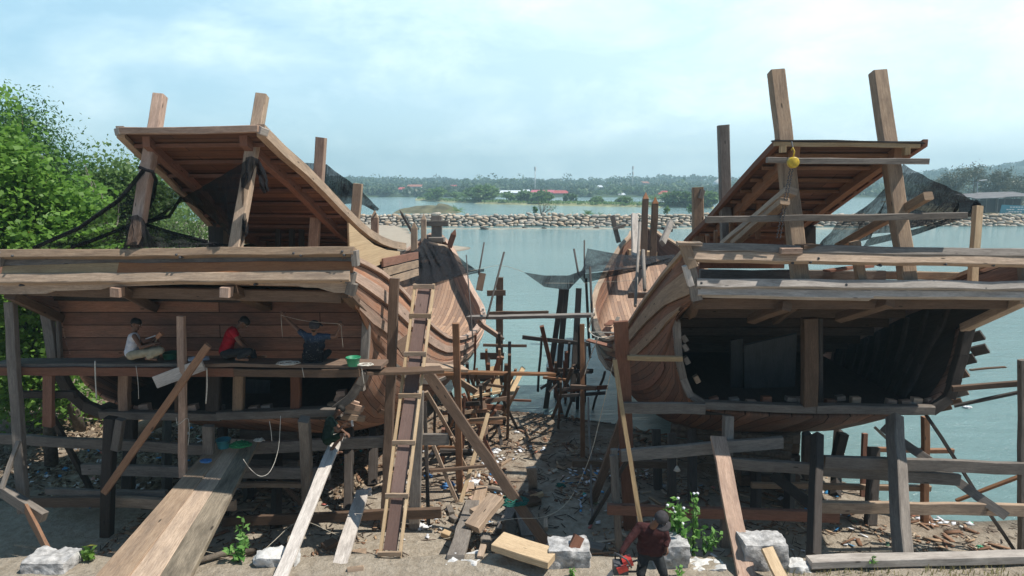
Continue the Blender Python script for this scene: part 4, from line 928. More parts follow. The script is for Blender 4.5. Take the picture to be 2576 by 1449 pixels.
# cross planking stack amidships
for k in range(36):
    a=random.uniform(-2.9,-.2); q=random.uniform(5.6,12.5); l=random.uniform(.6,1.9); an=random.uniform(-1.4,1.4); z=tab(zsR,q)-.8+random.uniform(0,.5)
    p=BW('R',a,q,z); d=V((math.sin(an)*l,math.cos(an)*l,random.uniform(-.15,.35)))
    o=obj('loose_board',MB().beam(p,p+d,random.uniform(.12,.28),.04,mode='flat'),[W_GREY,W_YEL,W_PINK,W_RED,W_TAN][k%5]); tagit(o,'offcut board lying loose on the open deck of the right boat','board','loose boards on the right boat deck')
# ================================================================ NETS
def curve_at(pl,t):
    d=[0]
    for i in range(1,len(pl)): d.append(d[-1]+(pl[i]-pl[i-1]).length)
    x=t*d[-1]; k=int(np.searchsorted(d,x,side='right'))-1; k=min(max(k,0),len(pl)-2)
    return lerp(pl[k],pl[k+1],(x-d[k])/max(1e-6,d[k+1]-d[k]))
def net(a,b,m,nu=28,nv=14,sag=0,wr=.05,dirv=V((0,-1,0)),fold=6):
    """cloth between two edge lines (given in the picture with a distance), with folds and sag"""
    a=[PT(q) for q in a];b=[PT(q) for q in b]; rows=[];uvs=[]; L=(a[-1]-a[0]).length; sd=random.random()*50; Hh=(a[0]-b[0]).length+(a[-1]-b[-1]).length
    for i in range(nu+1):
        s_=i/nu; p=curve_at(a,s_);q=curve_at(b,s_); r=[];u=[]
        for j in range(nv+1):
            t=j/nv; c=lerp(p,q,t); e=math.sin(math.pi*t)
            c=c+V((0,0,-sag*e))+dirv*(wr*(math.sin(s_*fold*6.28+sd+2.5*mn.noise(V((s_*3,t*2,sd))))+1.5*mn.noise(V((s_*6,t*3,sd))))*(.25+.75*e))
            r.append(c); u.append((t*Hh*.5,s_*L))
        rows.append(r);uvs.append(u)
    return MB().grid(rows,uvs,True)
def netthing(name,label,group,pieces,cat='shade net'):
    o=thing(name,label,cat,PT(pieces[0][1][0]),0,group)
    for kw,a,b,m in pieces: part('net_panel',net(a,b,m,**kw),m,o)
    return o
Lr=lambda x,y,s:(x,y,'L',s)
Rr=lambda x,y,s:(x,y,'R',s)
n_=netthing('shade_net',"black net slung from the left boat's port roof post down to its stern rail",'black shade nets',[
 (dict(wr=.04),[Lr(362,428,-1.2),Lr(378,470,-.6),Lr(392,478,0),Lr(372,530,.3)],[Lr(362,428,-1.25),Lr(300,500,-1.4),Lr(200,570,-1.5),Lr(85,622,-1.5)],NET2),
 (dict(wr=.05),[Lr(330,560,-1.3),Lr(400,556,-.8),Lr(455,500,.5)],[Lr(85,624,-1.52),Lr(240,622,-1.4),Lr(330,606,-1.3)],NET2),
 (dict(wr=.03),[Lr(392,450,0),Lr(440,480,1),Lr(500,520,2)],[Lr(345,545,-1),Lr(400,555,-.6),Lr(460,500,1),],NET2),
 (dict(wr=.07,fold=5),[Lr(340,552,-1.2),Lr(400,580,-1.2),Lr(470,600,-1.3),Lr(600,618,-1.4)],[Lr(320,618,-1.5),Lr(380,622,-1.5),Lr(480,622,-1.5),Lr(600,622,-1.5)],NETD),
 (dict(wr=.06,fold=3),[Lr(325,545,-1.55),Lr(345,540,-1.6),Lr(362,552,-1.5)],[Lr(310,620,-1.6),Lr(345,624,-1.65),Lr(400,622,-1.5)],NETD)])
for pl in ([Lr(362,428,-1.3),Lr(300,503,-1.4),Lr(200,573,-1.5),Lr(85,624,-1.55)],[Lr(392,450,-.1),Lr(386,495,-.4),Lr(372,525,-.5),Lr(345,550,-1.2)],[Lr(455,498,.5),Lr(425,545,-.2),Lr(345,560,-1.2),Lr(230,606,-1.4),Lr(180,622,-1.5)],[Lr(352,560,-1.2),Lr(430,585,-1.2),Lr(520,608,-1.4)]):
    part('net_hem',MB().tube([PT(q) for q in pl],.035,6),NETD,n_)
part('net_tie',MB().tube([PT(q) for q in (Lr(350,420,-1.5),Lr(368,428,-1.52),Lr(384,432,-1.45),Lr(392,452,-1.0))],.03,5),NETD,n_)
netthing('shade_net',"black net draped under the left boat's roof and tied to its starboard post",'black shade nets',[
 (dict(wr=.06,nu=30),[Lr(628,398,-1.35),Lr(560,440,-.8),Lr(500,475,0),Lr(455,500,1.0)],[Lr(598,610,-1.2),Lr(575,590,0),Lr(545,560,1.5),Lr(520,535,2.3)],NET)])
n_=netthing('shade_net','ragged black net scrap wrapped round the starboard roof post of the left boat','black shade nets',[
 (dict(wr=.07,fold=2,nv=10),[Lr(618,396,-1.5),Lr(632,393,-1.62),Lr(652,400,-1.45)],[Lr(606,470,-1.55),Lr(625,478,-1.65),Lr(636,440,-1.5)],NETD),
 (dict(wr=.1,fold=2),[Lr(640,398,-1.5),Lr(655,403,-1.45)],[Lr(664,488,-1.4),Lr(678,480,-1.3)],NETD),
 (dict(wr=.06,fold=2),[Lr(612,540,-1.3),Lr(620,545,-1.2)],[Lr(604,622,-1.45),Lr(622,590,-1.3)],NETD)])
netthing('shade_net','large black net sail stretched behind the roof posts of the left boat','black shade nets',[
 (dict(wr=.16,nu=30,fold=3),[Lr(730,408,4.5),Lr(820,412,4.2),Lr(842,430,4.6),Lr(880,455,5.0),Lr(930,500,6.3),Lr(952,524,7.1)],[Lr(740,470,4.3),Lr(840,518,5.2),Lr(880,512,5.8),Lr(915,516,6.6),Lr(940,530,7.2),Lr(950,530,7.2)],NET)])
# net over the bow of the left boat
n_=netthing('shade_net',"sooty net tent tied over the bow deck of the left boat",'black shade nets',[
 (dict(wr=.2,nu=26,fold=5),[Lr(1068,600,13.5),Lr(1090,618,13),Lr(1118,618,13.2),Lr(1135,630,13)],[Lr(1035,700,9.5),Lr(1060,725,10),Lr(1130,700,11),Lr(1200,680,12)],NET),
 (dict(wr=.2,nu=24,fold=4),[Lr(945,590,8),Lr(990,625,9.5),Lr(1035,655,11),Lr(1068,600,13.5)],[Lr(990,700,8),Lr(985,712,8.4),Lr(1010,725,8.8),Lr(1040,718,9.5)],NET2),
 (dict(wr=.2,nu=36,fold=7),[Lr(955,640,8),Lr(1010,650,9.5),Lr(1050,625,11.5),Lr(1068,598,13.6),Lr(1100,612,13.4)],[Lr(975,705,8),Lr(1010,722,8.8),Lr(1045,718,9.6),Lr(1090,712,10),Lr(1140,700,11)],NET),
 (dict(wr=.05,nu=24,sag=.1),[Lr(1120,620,13),Lr(1150,655,13),Lr(1180,680,12.5),Lr(1218,676,12.6)],[Lr(1040,712,10),Lr(1090,722,10),Lr(1150,698,11),Lr(1218,677,12.5)],NET2),
 (dict(wr=.03),[Lr(980,628,7.9),Lr(1055,632,8.2)],[Lr(960,650,7.6),Lr(1062,650,8.2)],NETD)])
netthing('shade_net',"large black net stretched from the right boat's roof post to the yellow stanchion",'black shade nets',[
 (dict(wr=.14,nu=34,nv=20,fold=4),[Rr(2270,412,1.0),Rr(2340,450,.8),Rr(2405,480,.5),Rr(2464,512,0)],[Rr(2170,590,2.5),Rr(2250,585,2.0),Rr(2350,560,1.2),Rr(2445,526,.2)],NET),
 (dict(wr=.08,nu=20,fold=3),[Rr(2272,412,1.0),Rr(2230,470,1.6),Rr(2180,520,2.2),Rr(2110,560,3.0)],[Rr(2190,600,2.4),Rr(2150,610,2.7),Rr(2100,620,3),Rr(2055,625,3.6)],NET3),
 (dict(wr=.05,fold=3),[Rr(2455,500,0),Rr(2466,512,-.1)],[Rr(2436,545,0),Rr(2446,548,0)],NETD),
 (dict(wr=.05,fold=3),[Rr(2190,598,2.3),Rr(2300,577,1.6),Rr(2440,530,.2)],[Rr(2170,622,2.3),Rr(2300,592,1.5),Rr(2440,545,.2)],NETD)])
netthing('shade_net','grey net hammock stretched between bamboo poles over the bow of the right boat','black shade nets',[
 (dict(wr=.1,nu=34,fold=3,sag=.2),[(1478,625,24),(1560,640,24),(1640,645,24.5),(1700,640,25.5)],[(1455,690,21.5),(1500,684,21),(1600,672,21),(1685,648,22)],NET3),
 (dict(wr=.04,nu=22,fold=2),[(1452,690,21.5),(1500,686,21),(1600,674,21),(1685,650,22)],[(1470,712,21.2),(1520,700,21),(1600,682,21),(1680,654,22)],NETD)])
netthing('shade_net','small dark net hammock pointing left over the water between the boats','black shade nets',[
 (dict(wr=.03,nu=26,fold=2),[(1318,685,22),(1370,693,22),(1430,693,21.8),(1472,678,21.5)],[(1319,686,22),(1370,722,21.3),(1430,730,21),(1474,684,21.2)],NET)])
# ================================================================ LOOSE TIMBER, SCAFFOLDS
def tim(name,label,cat,a,b,wp,h,m,mode='v',group=None,**k): return obj(name,timber(a,b,wp,h,mode,**k),m,label,cat,group)
SP='shoring and scaffold timbers'
def scaf(name,label,items,cat='scaffold'):
    pts=[PT(i[1]) for i in items]; lo=min(pts,key=lambda q:q.z); o=thing(name,label,cat,lo,0)
    for it in items:
        nm,a,b,wp,h,m=it[:6]; part(nm,timber(a,b,wp,h,it[6] if len(it)>6 else 'v'),m,o)
    return o
# left stern staging: the men's platform with its posts
LS=scaf('stern_staging','long plank staging across the stern of the left boat, where three men sit',[
 ('platform_plank',(0,913,'L',-.75),(480,911,'L',-.75),9,.45,W_GREY),('platform_plank',(470,910,'L',-.8),(968,916,'L',-.75),9,.45,W_BRN),
 ('platform_plank',(300,902,'L',-.35),(660,904,'L',-.35),6,.35,W_TAN),
 ('ledger_beam',(0,933,'L',-1.0),(590,936,'L',-1.0),22,.08,W_RED),('ledger_beam',(580,936,'L',-1.0),(905,940,'L',-1.0),20,.08,W_BRN),
 ('platform_plank',(920,934,'L',-.9),(1112,931,'L',-.2),8,.3,W_BRN),
 ('post',(26,760,'L',-1.0),(60,1290,'L',-1.4),24,.14,W_GREY),('post',(124,930,'L',-.95),(122,1072,'L',-.95),24,.1,W_RED),
 ('post',(455,795,'L',-1.25),(461,1200,'L',-1.25),18,.1,W_PINK),
 ('cross_rail',(30,992,'L',-.8),(190,992,'L',-.8),18,.1,W_DRK),
 ('lower_beam',(-20,1102,'L',-.1),(600,1135,'L',-.1),26,.1,W_GREY),('lower_beam',(590,1128,'L',.25),(1128,1103,'L',.6),29,.1,W_GREY),
 ('lower_beam',(207,1180,'L',.1),(830,1192,'L',.1),28,.1,W_GREY),
 ('lower_beam',(118,1236,'L',-.2),(420,1242,'L',-.2),16,.1,W_GREY),
 ('lower_beam',(60,1262,'L',-.3),(280,1262,'L',-.3),26,.1,W_BRN),('lower_beam',(275,1262,'L',-.4),(592,1273,'L',-.4),27,.1,W_TAN),
 ('lower_beam',(560,1312,'L',-.3),(1110,1288,'L',.3),25,.1,W_BRN),('lower_beam',(590,1218,'L',.2),(760,1220,'L',.2),12,.1,W_TAN),
 ('post',(279,1050,'L',-.7),(268,1350,'g'),26,.2,W_DRK),('post',(303,1055,'L',-.9),(292,1130,'L',-.9),20,.14,W_GREY),
 ('post',(765,1055,'L',-.9),(777,1320,'g'),24,.18,W_GREY),('post',(525,1070,'L',-.9),(525,1140,'L',-.9),26,.14,W_GREY),
 ('diagonal_stay',(690,1195,'L',.3),(780,1290,'L',.3),8,.08,W_BRN)])
tim('brace_pole','thin orange brown brace pole slanting up across the left boat staging','pole',(524,868,'L',-1.5),(262,1240,'L',-1.5),17,.07,W_RUST)
tim('plank_offcut','pale plank end jutting from behind the slanting brace pole on the left staging','plank',(392,962,'L',-1.35),(512,918,'L',-1.2),31,.06,W_PALE)
tim('shore_pole','crooked dark pole leaning under the left end of the staging','pole',(132,1050,'L',-.2),(235,1240,'g'),12,.1,W_DRK)
tim('shore_pole','grey round pole end leaning in from the left edge near the bottom','pole',(-10,1222,12.2),(110,1302,11.9),26,.14,W_GREY)
tim('plank','orange plank half in shade leaning at the bottom left corner','plank',(62,1275,12.0),(150,1440,'g'),27,.05,W_RUST,'v')
tim('shore_pole','thin pale pole at the far left edge beneath the staging','pole',(48,1110,12.2),(6,1230,11.9),9,.06,W_GREY)
tim('shore_post','double dark post beneath the port bilge of the left boat','post',(330,1045,'L',1.2),(322,1250,'g'),26,.2,W_DRK,group='posts under the boats')
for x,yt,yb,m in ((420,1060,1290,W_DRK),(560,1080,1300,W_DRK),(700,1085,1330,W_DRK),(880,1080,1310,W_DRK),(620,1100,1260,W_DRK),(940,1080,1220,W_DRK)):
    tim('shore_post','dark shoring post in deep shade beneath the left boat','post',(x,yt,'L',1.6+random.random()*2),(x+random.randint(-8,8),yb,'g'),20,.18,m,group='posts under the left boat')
def keelblock(b,q,label):
    o=thing('keel_blocks',label,'timber stack',BW(b,0,q,0),0,'keel block stacks under the boats'); z=gz(BW(b,0,q,0).x,BW(b,0,q,0).y,False)-.15; k=tab(HL.K,q); j=0
    while z<k-.02:
        h=min(.24,k-z); part('block',MB().beam(BW(b,-.7,q+random.uniform(-.1,.1),z+h/2),BW(b,.7,q+random.uniform(-.1,.1),z+h/2),h,.3,mode='v'),[W_DRK,W_BRN,W_GREY][j%3],o); z+=h+.003; j+=1
for q in (2.2,5,8.5,12.5):
    for b,nm in (('L','left'),('R','right')): keelblock(b,q,'crossed timber blocks carrying the keel of the %s boat'%nm)
# ramps
def ramp3():
    for i,(x0,x1,m,lab) in enumerate(((563,268,W_TAN,'left board of the wide ramp up to the left staging, tan with a long split'),(597,345,W_TAN,'middle board of the wide ramp, lighter tan than its neighbours'),(634,425,W_WTH,'right board of the wide ramp, stained and greyer than the others'))):
        tim('ramp_board',lab,'ramp board',(x0,1108,12.95),(x1,1475,9.75),46,.06,m,'flat',group='boards of the wide ramp',wob=.004,taper=1.75)
ramp3()
tim('ramp_plank','single narrow pale plank sloping up to the man in the green shirt','plank',(852,1092,12.9),(696,1475,9.75),32,.05,W_PALE,'flat')
tim('ramp_plank','short pale plank leaning on the low brown beam right of the narrow ramp','plank',(912,1234,12.75),(838,1475,9.85),35,.05,W_PALE,'flat')
tim('ramp_plank','weathered underlying plank just left of the narrow ramp foot','plank',(800,1180,12.8),(690,1478,9.7),10,.04,W_GREY,'flat')
# the long cased chute with cleats
def chute():
    a=PT((1068,716,13.5)); b=PT((980,1402,'g')); o=thing('cleated_ramp','steep ladder-like ramp of brown boards in a pale wooden frame, leaning on the left boat','ladder',b)
    ax=(b-a); sd=V((1,0,0)); 
    wa,wb=px(47,a)/2,px(50,b)/2
    for sg in (-1,1): part('side_rail',MB().beam(a+sd*wa*sg,b+sd*wb*sg,.05,.1,wob=.003),W_YEL,o)
    t=0; ks=[0.01,.135,.29,.45,.62,.80,.985]; n=len(ks)
    for i in range(6):
        p=lerp(a,b,ks[i]+.004);q=lerp(a,b,ks[i+1]-.004); part('board',MB().beam(p+V((.01,.03,0)),q+V((-.01,.03,0)),lerp(wa,wb,ks[i])*2*(.66 if i%2 else .7),.02,wob=.002),W_CHUTE,o)
    for k in ks: p=lerp(a,b,k)+V((0,-.07,.02)); w_=lerp(wa,wb,k)+.03; part('cleat',MB().beam(p-sd*w_,p+sd*w_,px(11,p),.04,wob=.002),W_TAN,o)
chute()
tim('tall_post','tall squared post standing left of the ladder ramp','post',(994,700,13.4),(968,1330,'g'),23,.14,W_BRN)
tim('tall_post','thick grey post standing right behind the foot of the ladder ramp','post',(1052,985,13.3),(1043,1330,'g'),28,.16,W_GREY)
tim('tall_post','narrow dark upright beside the thick grey post','post',(1069,1010,13.8),(1078,1325,'g'),9,.08,W_DRK)
tim('tall_post','slim squared post standing alone right of the ladder ramp','post',(1147,813,14.6),(1157,1240,'g'),17,.12,W_RUST)
tim('raking_shore','long brown beam propped diagonally down to the sand right of the ladder','beam',(1072,932,13.6),(1388,1382,'g'),27,.1,W_BRN)
tim('prop_stick','thin pale stick leaning from the slim post to the sand','stick',(1228,1040,15.2),(1158,1262,'g'),10,.05,W_YEL)
tim('prop_stick','reddish thin stick crossing behind the slim squared post','stick',(1165,990,16.6),(1240,1150,'g'),9,.05,W_RED)
tim('prop_stick','tan stick leaning left of the slim squared post','stick',(1090,1120,14.4),(1150,1262,'g'),9,.05,W_TAN)
tim('prop_stick','long tan stick leaning from the hull down behind the big diagonal beam','stick',(1072,985,15),(1150,1120,16.2),9,.05,W_TAN)
tim('cross_pole','thin low pole lying level behind the diagonal beam','pole',(1080,1185,14.2),(1260,1168,14.8),7,.06,W_BRN)
tim('scrap_plank','dark square of plywood leaning on the left hull beside the ladder','board',(1003,880,14.2),(1045,850,14.5),40,.04,W_BRN)
tim('staging_plank','plank laid level from the ladder to the right of the left hull','plank',(1040,922,14.0),(1170,928,15),9,.25,W_TAN)
tim('staging_plank','plank at head height crossing behind the slim post','plank',(1090,938,15.5),(1395,940,17.5),7,.14,W_RUST)
tim('raking_shore','shorter brown timber slanting behind the slim squared post','beam',(1105,925,15.6),(1195,985,17),17,.08,W_TAN)
# staging beyond, by the left boat's bow
BS=scaf('bow_staging','staging of dark posts and cross boards in the water by the left bow',[
 ('post',(1257,698,22.5),(1256,985,22.5),18,.18,W_BRN),('post',(1282,860,22),(1278,1060,20.6),8,.08,W_DRK),('post',(1228,900,21.5),(1230,1030,20.8),9,.1,W_DRK),
 ('cross_board',(1225,738,22.4),(1272,737,22.4),14,.06,W_BRN),('cross_board',(1228,789,22.3),(1380,786,22.3),10,.06,W_BRN),('cross_board',(1215,868,22.3),(1325,870,22.4),7,.06,W_BRN),
 ('cross_board',(1208,895,22.2),(1268,896,22.2),17,.06,W_BRN),('cross_board',(1195,950,22),(1290,954,22),18,.06,W_DRK),('cross_board',(1140,1018,19.3),(1282,1026,19.8),14,.06,W_RED),
 ('sloping_board',(1205,812,21),(1262,850,22),11,.2,W_PINK),('sloping_board',(1242,922,21.5),(1250,985,20.6),22,.05,W_YEL),('sloping_board',(1290,955,21),(1278,1000,20.2),14,.05,W_YEL)])
for k,(a,b,wp,m,lab) in enumerate((((1316,925,21),(1280,1000,19.8),12,W_YEL,'pale board propped up at the far end of the gap between the boats'),
 ((1192,985,18.2),(1232,965,18.8),22,W_TAN,'squared block of timber on the bow staging, its pale end facing left'),
 ((1180,1000,18),(1260,985,19),7,W_YEL,'long pale batten lying beside the timber block on the bow staging'),
 ((1210,1070,17.6),(1265,1058,'g'),8,W_BRN,'level brown stick low behind the slim post'),
 ((1250,1035,18.4),(1262,1120,'g'),7,W_DRK,'thin dark stake standing in the sand behind the diagonal beam'),
 ((1218,1000,18.4),(1226,1150,'g'),9,W_BRN,'brown stake standing in the sand between the diagonal beam and the bow staging'),
 ((1262,1000,18.6),(1302,1080,'g'),7,W_DRK,'dark stick leaning to the right behind the bow staging'))):
    tim('staging_board',lab,'board',a,b,wp,.06,m)
def tangle(name,label,base,n,x0,x1,y0,y1,Yf,seed):
    rd=random.Random(seed); its=[]
    for k in range(n):
        x=rd.uniform(x0,x1); y=rd.uniform(y0,y1); Y=Yf(x,y); m=rd.choice([W_DRK,W_BRN,W_RUST,W_RED,W_TAN,W_DRK,W_BRN])
        if k%3==0: l=rd.uniform(90,230); its.append(('stake',(x,y-l,Y),(x+rd.uniform(-7,7),y,'g'),rd.uniform(5,9),.06,m))
        elif k%3==1: l=rd.uniform(50,130); its.append(('cross_bar',(x-l/2,y-rd.uniform(20,90),Y),(x+l/2,y-rd.uniform(20,90)+rd.uniform(-8,8),Y+rd.uniform(-.3,.3)),rd.uniform(5,11),.05,m)); its[-1]=(its[-1][0],its[-1][1],(its[-1][2][0],its[-1][1][1]+rd.uniform(-9,9),its[-1][2][2]))+its[-1][3:]
        else: l=rd.uniform(60,130); its.append(('brace',(x+rd.choice([-1,1])*rd.uniform(25,60),y-l,Y),(x,y,'g'),rd.uniform(5,8),.05,m))
    return scaf(name,label,its)
tangle('hull_shores','tangle of thin stakes, braces and cross bars beneath the starboard bow of the left boat',0,30,1165,1300,985,1110,lambda x,y:19.5-(y-985)*.028,4)
tangle('hull_shores','thin stakes and bars between the slim squared post and the left hull',0,12,1085,1190,1100,1210,lambda x,y:16.6-(y-1100)*.015,6)
tangle('hull_shores','dark stakes and bars beneath the port side of the right boat',0,16,1385,1500,985,1080,lambda x,y:20.5-(y-985)*.03,8)
# trestle tower over the water between the boats
TW=scaf('trestle_tower',"dark trestle of raking posts at the water edge, under the small net",[
 ('leg',(1414,728,21.2),(1372,1030,'g'),13,.13,W_DRK),('leg',(1424,728,21.4),(1400,1000,21.4),14,.13,W_DRK),('leg',(1456,725,21.4),(1440,1010,21.0),14,.13,W_DRK),('leg',(1474,700,21.6),(1484,900,21.8),6,.06,W_DRK),('leg',(1470,860,20.5),(1469,1010,20.2),10,.1,W_DRK),
 ('cross_bar',(1314,848,20.9),(1482,866,20.9),10,.08,W_DRK),('cross_bar',(1375,930,20.7),(1492,932,20.7),9,.08,W_DRK),
 ('brace',(1360,978,20.5),(1470,905,20.9),6,.06,W_DRK),('brace',(1380,985,20.4),(1440,925,21),6,.06,W_DRK),('brace',(1440,990,20.4),(1408,930,20.9),6,.06,W_DRK)],'trestle')
tim('raking_pole','brown pole leaning left of the trestle tower','pole',(1363,820,19.5),(1412,1040,'g'),10,.08,W_RED)
tim('mooring_stake','short dark stake standing in the water left of the trestle','stake',(1363,845,22),(1353,985,22),6,.07,W_DRK)
tim('gangway_plank','long thin gangway plank bridging between the two boats','plank',(1178,799,21.2),(1492,793,19),8,.25,W_GREY)
for k,(a,b,wp,lab) in enumerate((((1218,610,25),(1204,690,24),4,'slim dark bamboo pole at the starboard bow rail of the left boat, shortest'),((1268,635,23),(1225,800,20),5,'long slanting bamboo pole beyond the left hull rail'),((1444,627,23),(1455,690,22),5,'bamboo pole with a splintered top by the grey net'),((1470,605,24),(1470,700,23),4,'straight bamboo pole left of the grey net'),((1484,672,20.8),(1492,850,19.2),6,'bamboo pole rising in front of the grey net by the right hull'),((1610,560,20),(1598,770,16.5),7,'pale bamboo pole standing inside the right boat bow'),((1173,642,22.5),(1190,860,19),3,'thin cane leaning over the deck of the left boat'),((1618,630,18),(1622,730,16.5),9,'short squared stick in front of the right boat bow posts'))):
    m=W_DRK if k not in (5,7) else W_GREY; a=PT(a);b=PT(b); obj('bamboo_pole',MB().tube([a,lerp(a,b,.5),b],px(wp/2,a),7),m,lab,'pole')
tim('bow_post_stub','squared brown post stub outside the starboard rail of the left boat','post',(1214,688,24.5),(1206,730,24.3),17,.16,W_BRN)
# right side shores
RS_=scaf('side_staging',"staging with a wide reddish post at the port side of the right boat",[
 ('post',(1562,808,12.9),(1585,1330,'g'),34,.1,W_RED),('post',(1545,1130,12.5),(1556,1385,'g'),17,.14,W_GREY),('post',(1540,1145,12.4),(1545,1260,12.4),12,.1,W_GREY),
 ('ledger',(1578,899,12.85),(1716,902,12.9),12,.1,W_YEL),('ledger',(1568,1025,12.8),(1773,1029,12.85),27,.1,W_GREY),
 ('ledger',(1562,1146,12.4),(1968,1112,12.6),30,.1,W_GREY),('ledger',(1440,1165,14.6),(1690,1170,14.6),18,.1,W_BRN),('ledger',(1528,1281,12.3),(2110,1299,12.2),27,.1,W_RED)])
tim('raking_prop','brown prop leaning outward from the port side of the right boat','prop',(1575,1035,13),(1490,1265,'g'),20,.1,W_BRN)
tim('raking_prop','thin black prop crossing in front of the brown prop','prop',(1592,1135,12.6),(1482,1315,'g'),9,.07,W_DRK)
tim('tall_batten','long pale batten leaning on the right boat, ending behind the man','batten',(1546,905,12.0),(1612,1325,11.3),11,.04,W_YEL)
tim('side_pole','slim upright pole in the sand at the port side of the right boat','pole',(1464,815,17.4),(1466,1150,'g'),11,.09,W_RUST)
tim('side_pole','thin grey stake leaning beside the slim upright pole','pole',(1480,1000,16),(1490,1310,'g'),5,.04,W_GREY)
tim('side_pole','short brown beam jutting out left of the right hull','beam',(1436,973,16.8),(1500,976,16.6),10,.1,W_BRN)
STG=scaf('starboard_staging','open staging of grey beams and round posts at the starboard side of the right boat',[
 ('post',(1832,1046,12.8),(1826,1170,12.6),24,.16,W_GREY),('post',(2250,1050,12.7),(2272,1408,'g'),31,.26,W_GREY),('post',(2056,1095,12.5),(2046,1400,'g'),23,.2,W_DRK),('post',(2030,1090,12.9),(2030,1200,13.2),20,.14,W_DRK),
 ('post',(2120,1090,15.5),(2100,1180,15.5),24,.2,W_DRK),('post',(2198,1125,14),(2190,1318,'g'),26,.16,W_DRK),('post',(2328,1048,14.0),(2325,1318,'g'),15,.14,W_RUST),('post',(2176,1090,15.2),(2170,1250,'g'),12,.1,W_RED),('post',(2571,905,12.3),(2571,1400,'g'),15,.12,W_GREY),
 ('post',(1690,1090,14.2),(1690,1300,'g'),20,.16,W_DRK),('post',(1828,1160,12.8),(1822,1375,'g'),22,.16,W_GREY),
 ('beam',(1830,1165,12.3),(2412,1206,12.3),29,.1,W_GREY),('beam',(2072,1160,12.25),(2576,1178,12.25),31,.1,W_GREY),('beam',(2050,1274,12.2),(2590,1283,12.2),30,.1,W_TAN),
 ('beam',(1890,1220,14),(2340,1228,14),14,.1,W_TAN),('beam',(2185,1130,14),(2398,1134,14),11,.1,W_RUST),('beam',(2395,978,12.9),(2600,963,12.6),14,.08,W_BRN),
 ('strut',(2400,1022,13),(2576,985,12.5),6,.06,W_DRK),('strut',(2440,930,14),(2530,924,14),4,.06,W_BRN),('strut',(2406,1260,12.6),(2576,1195,12.6),7,.06,W_RUST),
 ('strut',(2330,1044,13.2),(2560,1400,'g'),7,.06,W_DRK),('strut',(2200,1075,13.2),(2270,1140,13),7,.06,W_TAN),('strut',(1945,1195,13.4),(2075,1300,12.3),25,.1,W_DRK)])
tim('gang_board','weathered board slanting down across the starboard staging of the right boat','plank',(2220,1075,14),(2532,1300,11.9),22,.05,W_GREY,'v')
tim('long_prop','broad sunlit plank propped up against the grey beam beneath the right boat','plank',(1806,1100,12.2),(1882,1475,9.9),42,.07,W_PINK,'v')
tim('lying_plank','long pale plank lying along the yard edge at the bottom right','plank',G(2034,1430)+V((0,0,.12)),G(2600,1419)+V((0,0,.14)),21,.22,W_PALE)
tim('lying_plank','short pale plank leaning on the concrete block right of the broad prop','plank',(1930,1378,10.1),(1975,1475,9.7),34,.06,W_YEL,'flat')
for x,yt,yb in ((1740,1080,1260),(1900,1085,1290),(1990,1090,1290),(1650,1080,1230),(2110,1085,1250)):
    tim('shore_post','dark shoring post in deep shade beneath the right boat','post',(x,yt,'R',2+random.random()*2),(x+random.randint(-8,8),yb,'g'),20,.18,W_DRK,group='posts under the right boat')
# sawn logs stacked under the right boat
for i,(x,y) in enumerate(((1995,1108),(1993,1124),(1990,1146),(1998,1163))):
    a=PT((x,y,15));  obj('log',MB().tube([a,a+V((-.9,.3,0)),a+V((-2.6,.9,0))],px(10,a),12),BARK,'log end in the small stack beneath the right boat','log','stacked logs under the right boat')
o=thing('chain_hoist','yellow chain hoist hanging from the port roof post of the right boat','hoist',PB('R',1992,409,-1.75)); c=PB('R',1992,409,-1.78)
part('drum',MB().lathe(c+V((0,-.05,0)),[(.0,-.05),(.078,-.05),(.09,-.04),(.09,.04),(.078,.05),(.0,.05)],24,V((0,1,0))),YELM,o)
part('hook',MB().tube([c+V((.02,0,.09)),c+V((.03,0,.18)),c+V((.0,0,.24)),c+V((-.02,0,.2))],.013,6),YELM,o)
for dx in (-1,1):
    e=PB('R',1958+dx*4,600,-1.7); mb=MB(); n=34
    for i in range(n):
        p=lerp(c+V((.02*dx,0,-.1)),e,i/n); q=lerp(c+V((.02*dx,0,-.1)),e,(i+.8)/n); s2=.012*(1 if i%2 else -1); mb.tube([p+V((s2,0,0)),q-V((s2,0,0))],.009,4)
    part('chain',mb,IRON,o)
part('sling',MB().tube([PB('R',1992,357,-1.45),PB('R',1996,380,-1.7),c+V((0,0,.24))],.012,5),IRON,o)
# ================================================================ PEOPLE
def capsule(mb,p,q,r1,r2,n=12,flat=None):
    p=V(p);q=V(q);a=q-p; L=a.length
    if L<1e-5: a=V((0,0,1)); L=1e-4
    a=a.normalized(); x=a.orthogonal().normalized(); y=a.cross(x); rings=[]
    for k in range(5): t=math.pi/2*(1-k/4.5); rings.append((p-a*r1*math.sin(t),r1*math.cos(t)+1e-4))
    for k in range(5): t=math.pi/2*((k+.5)/4.5) if k else 0; rings.append((q+a*r2*math.sin(t),r2*math.cos(t)+1e-4))
    base=len(mb.v)
    for c,r in rings:
        for j in range(n):
            th=2*math.pi*j/n; o=x*math.cos(th)*r+y*math.sin(th)*r
            if flat is not None: fd,k=flat; o=o-fd*(o.dot(fd))*(1-k)
            mb.v.append(c+o)
    for i in range(len(rings)-1):
        for j in range(n):
            k=(j+1)%n; mb.quad([base+i*n+j,base+i*n+k,base+(i+1)*n+k,base+(i+1)*n+j],[(0,0)]*4,True)
    mb.quad([base+j for j in range(n)][::-1],[(0,0)]*n,True); mb.quad([base+(len(rings)-1)*n+j for j in range(n)],[(0,0)]*n,True)
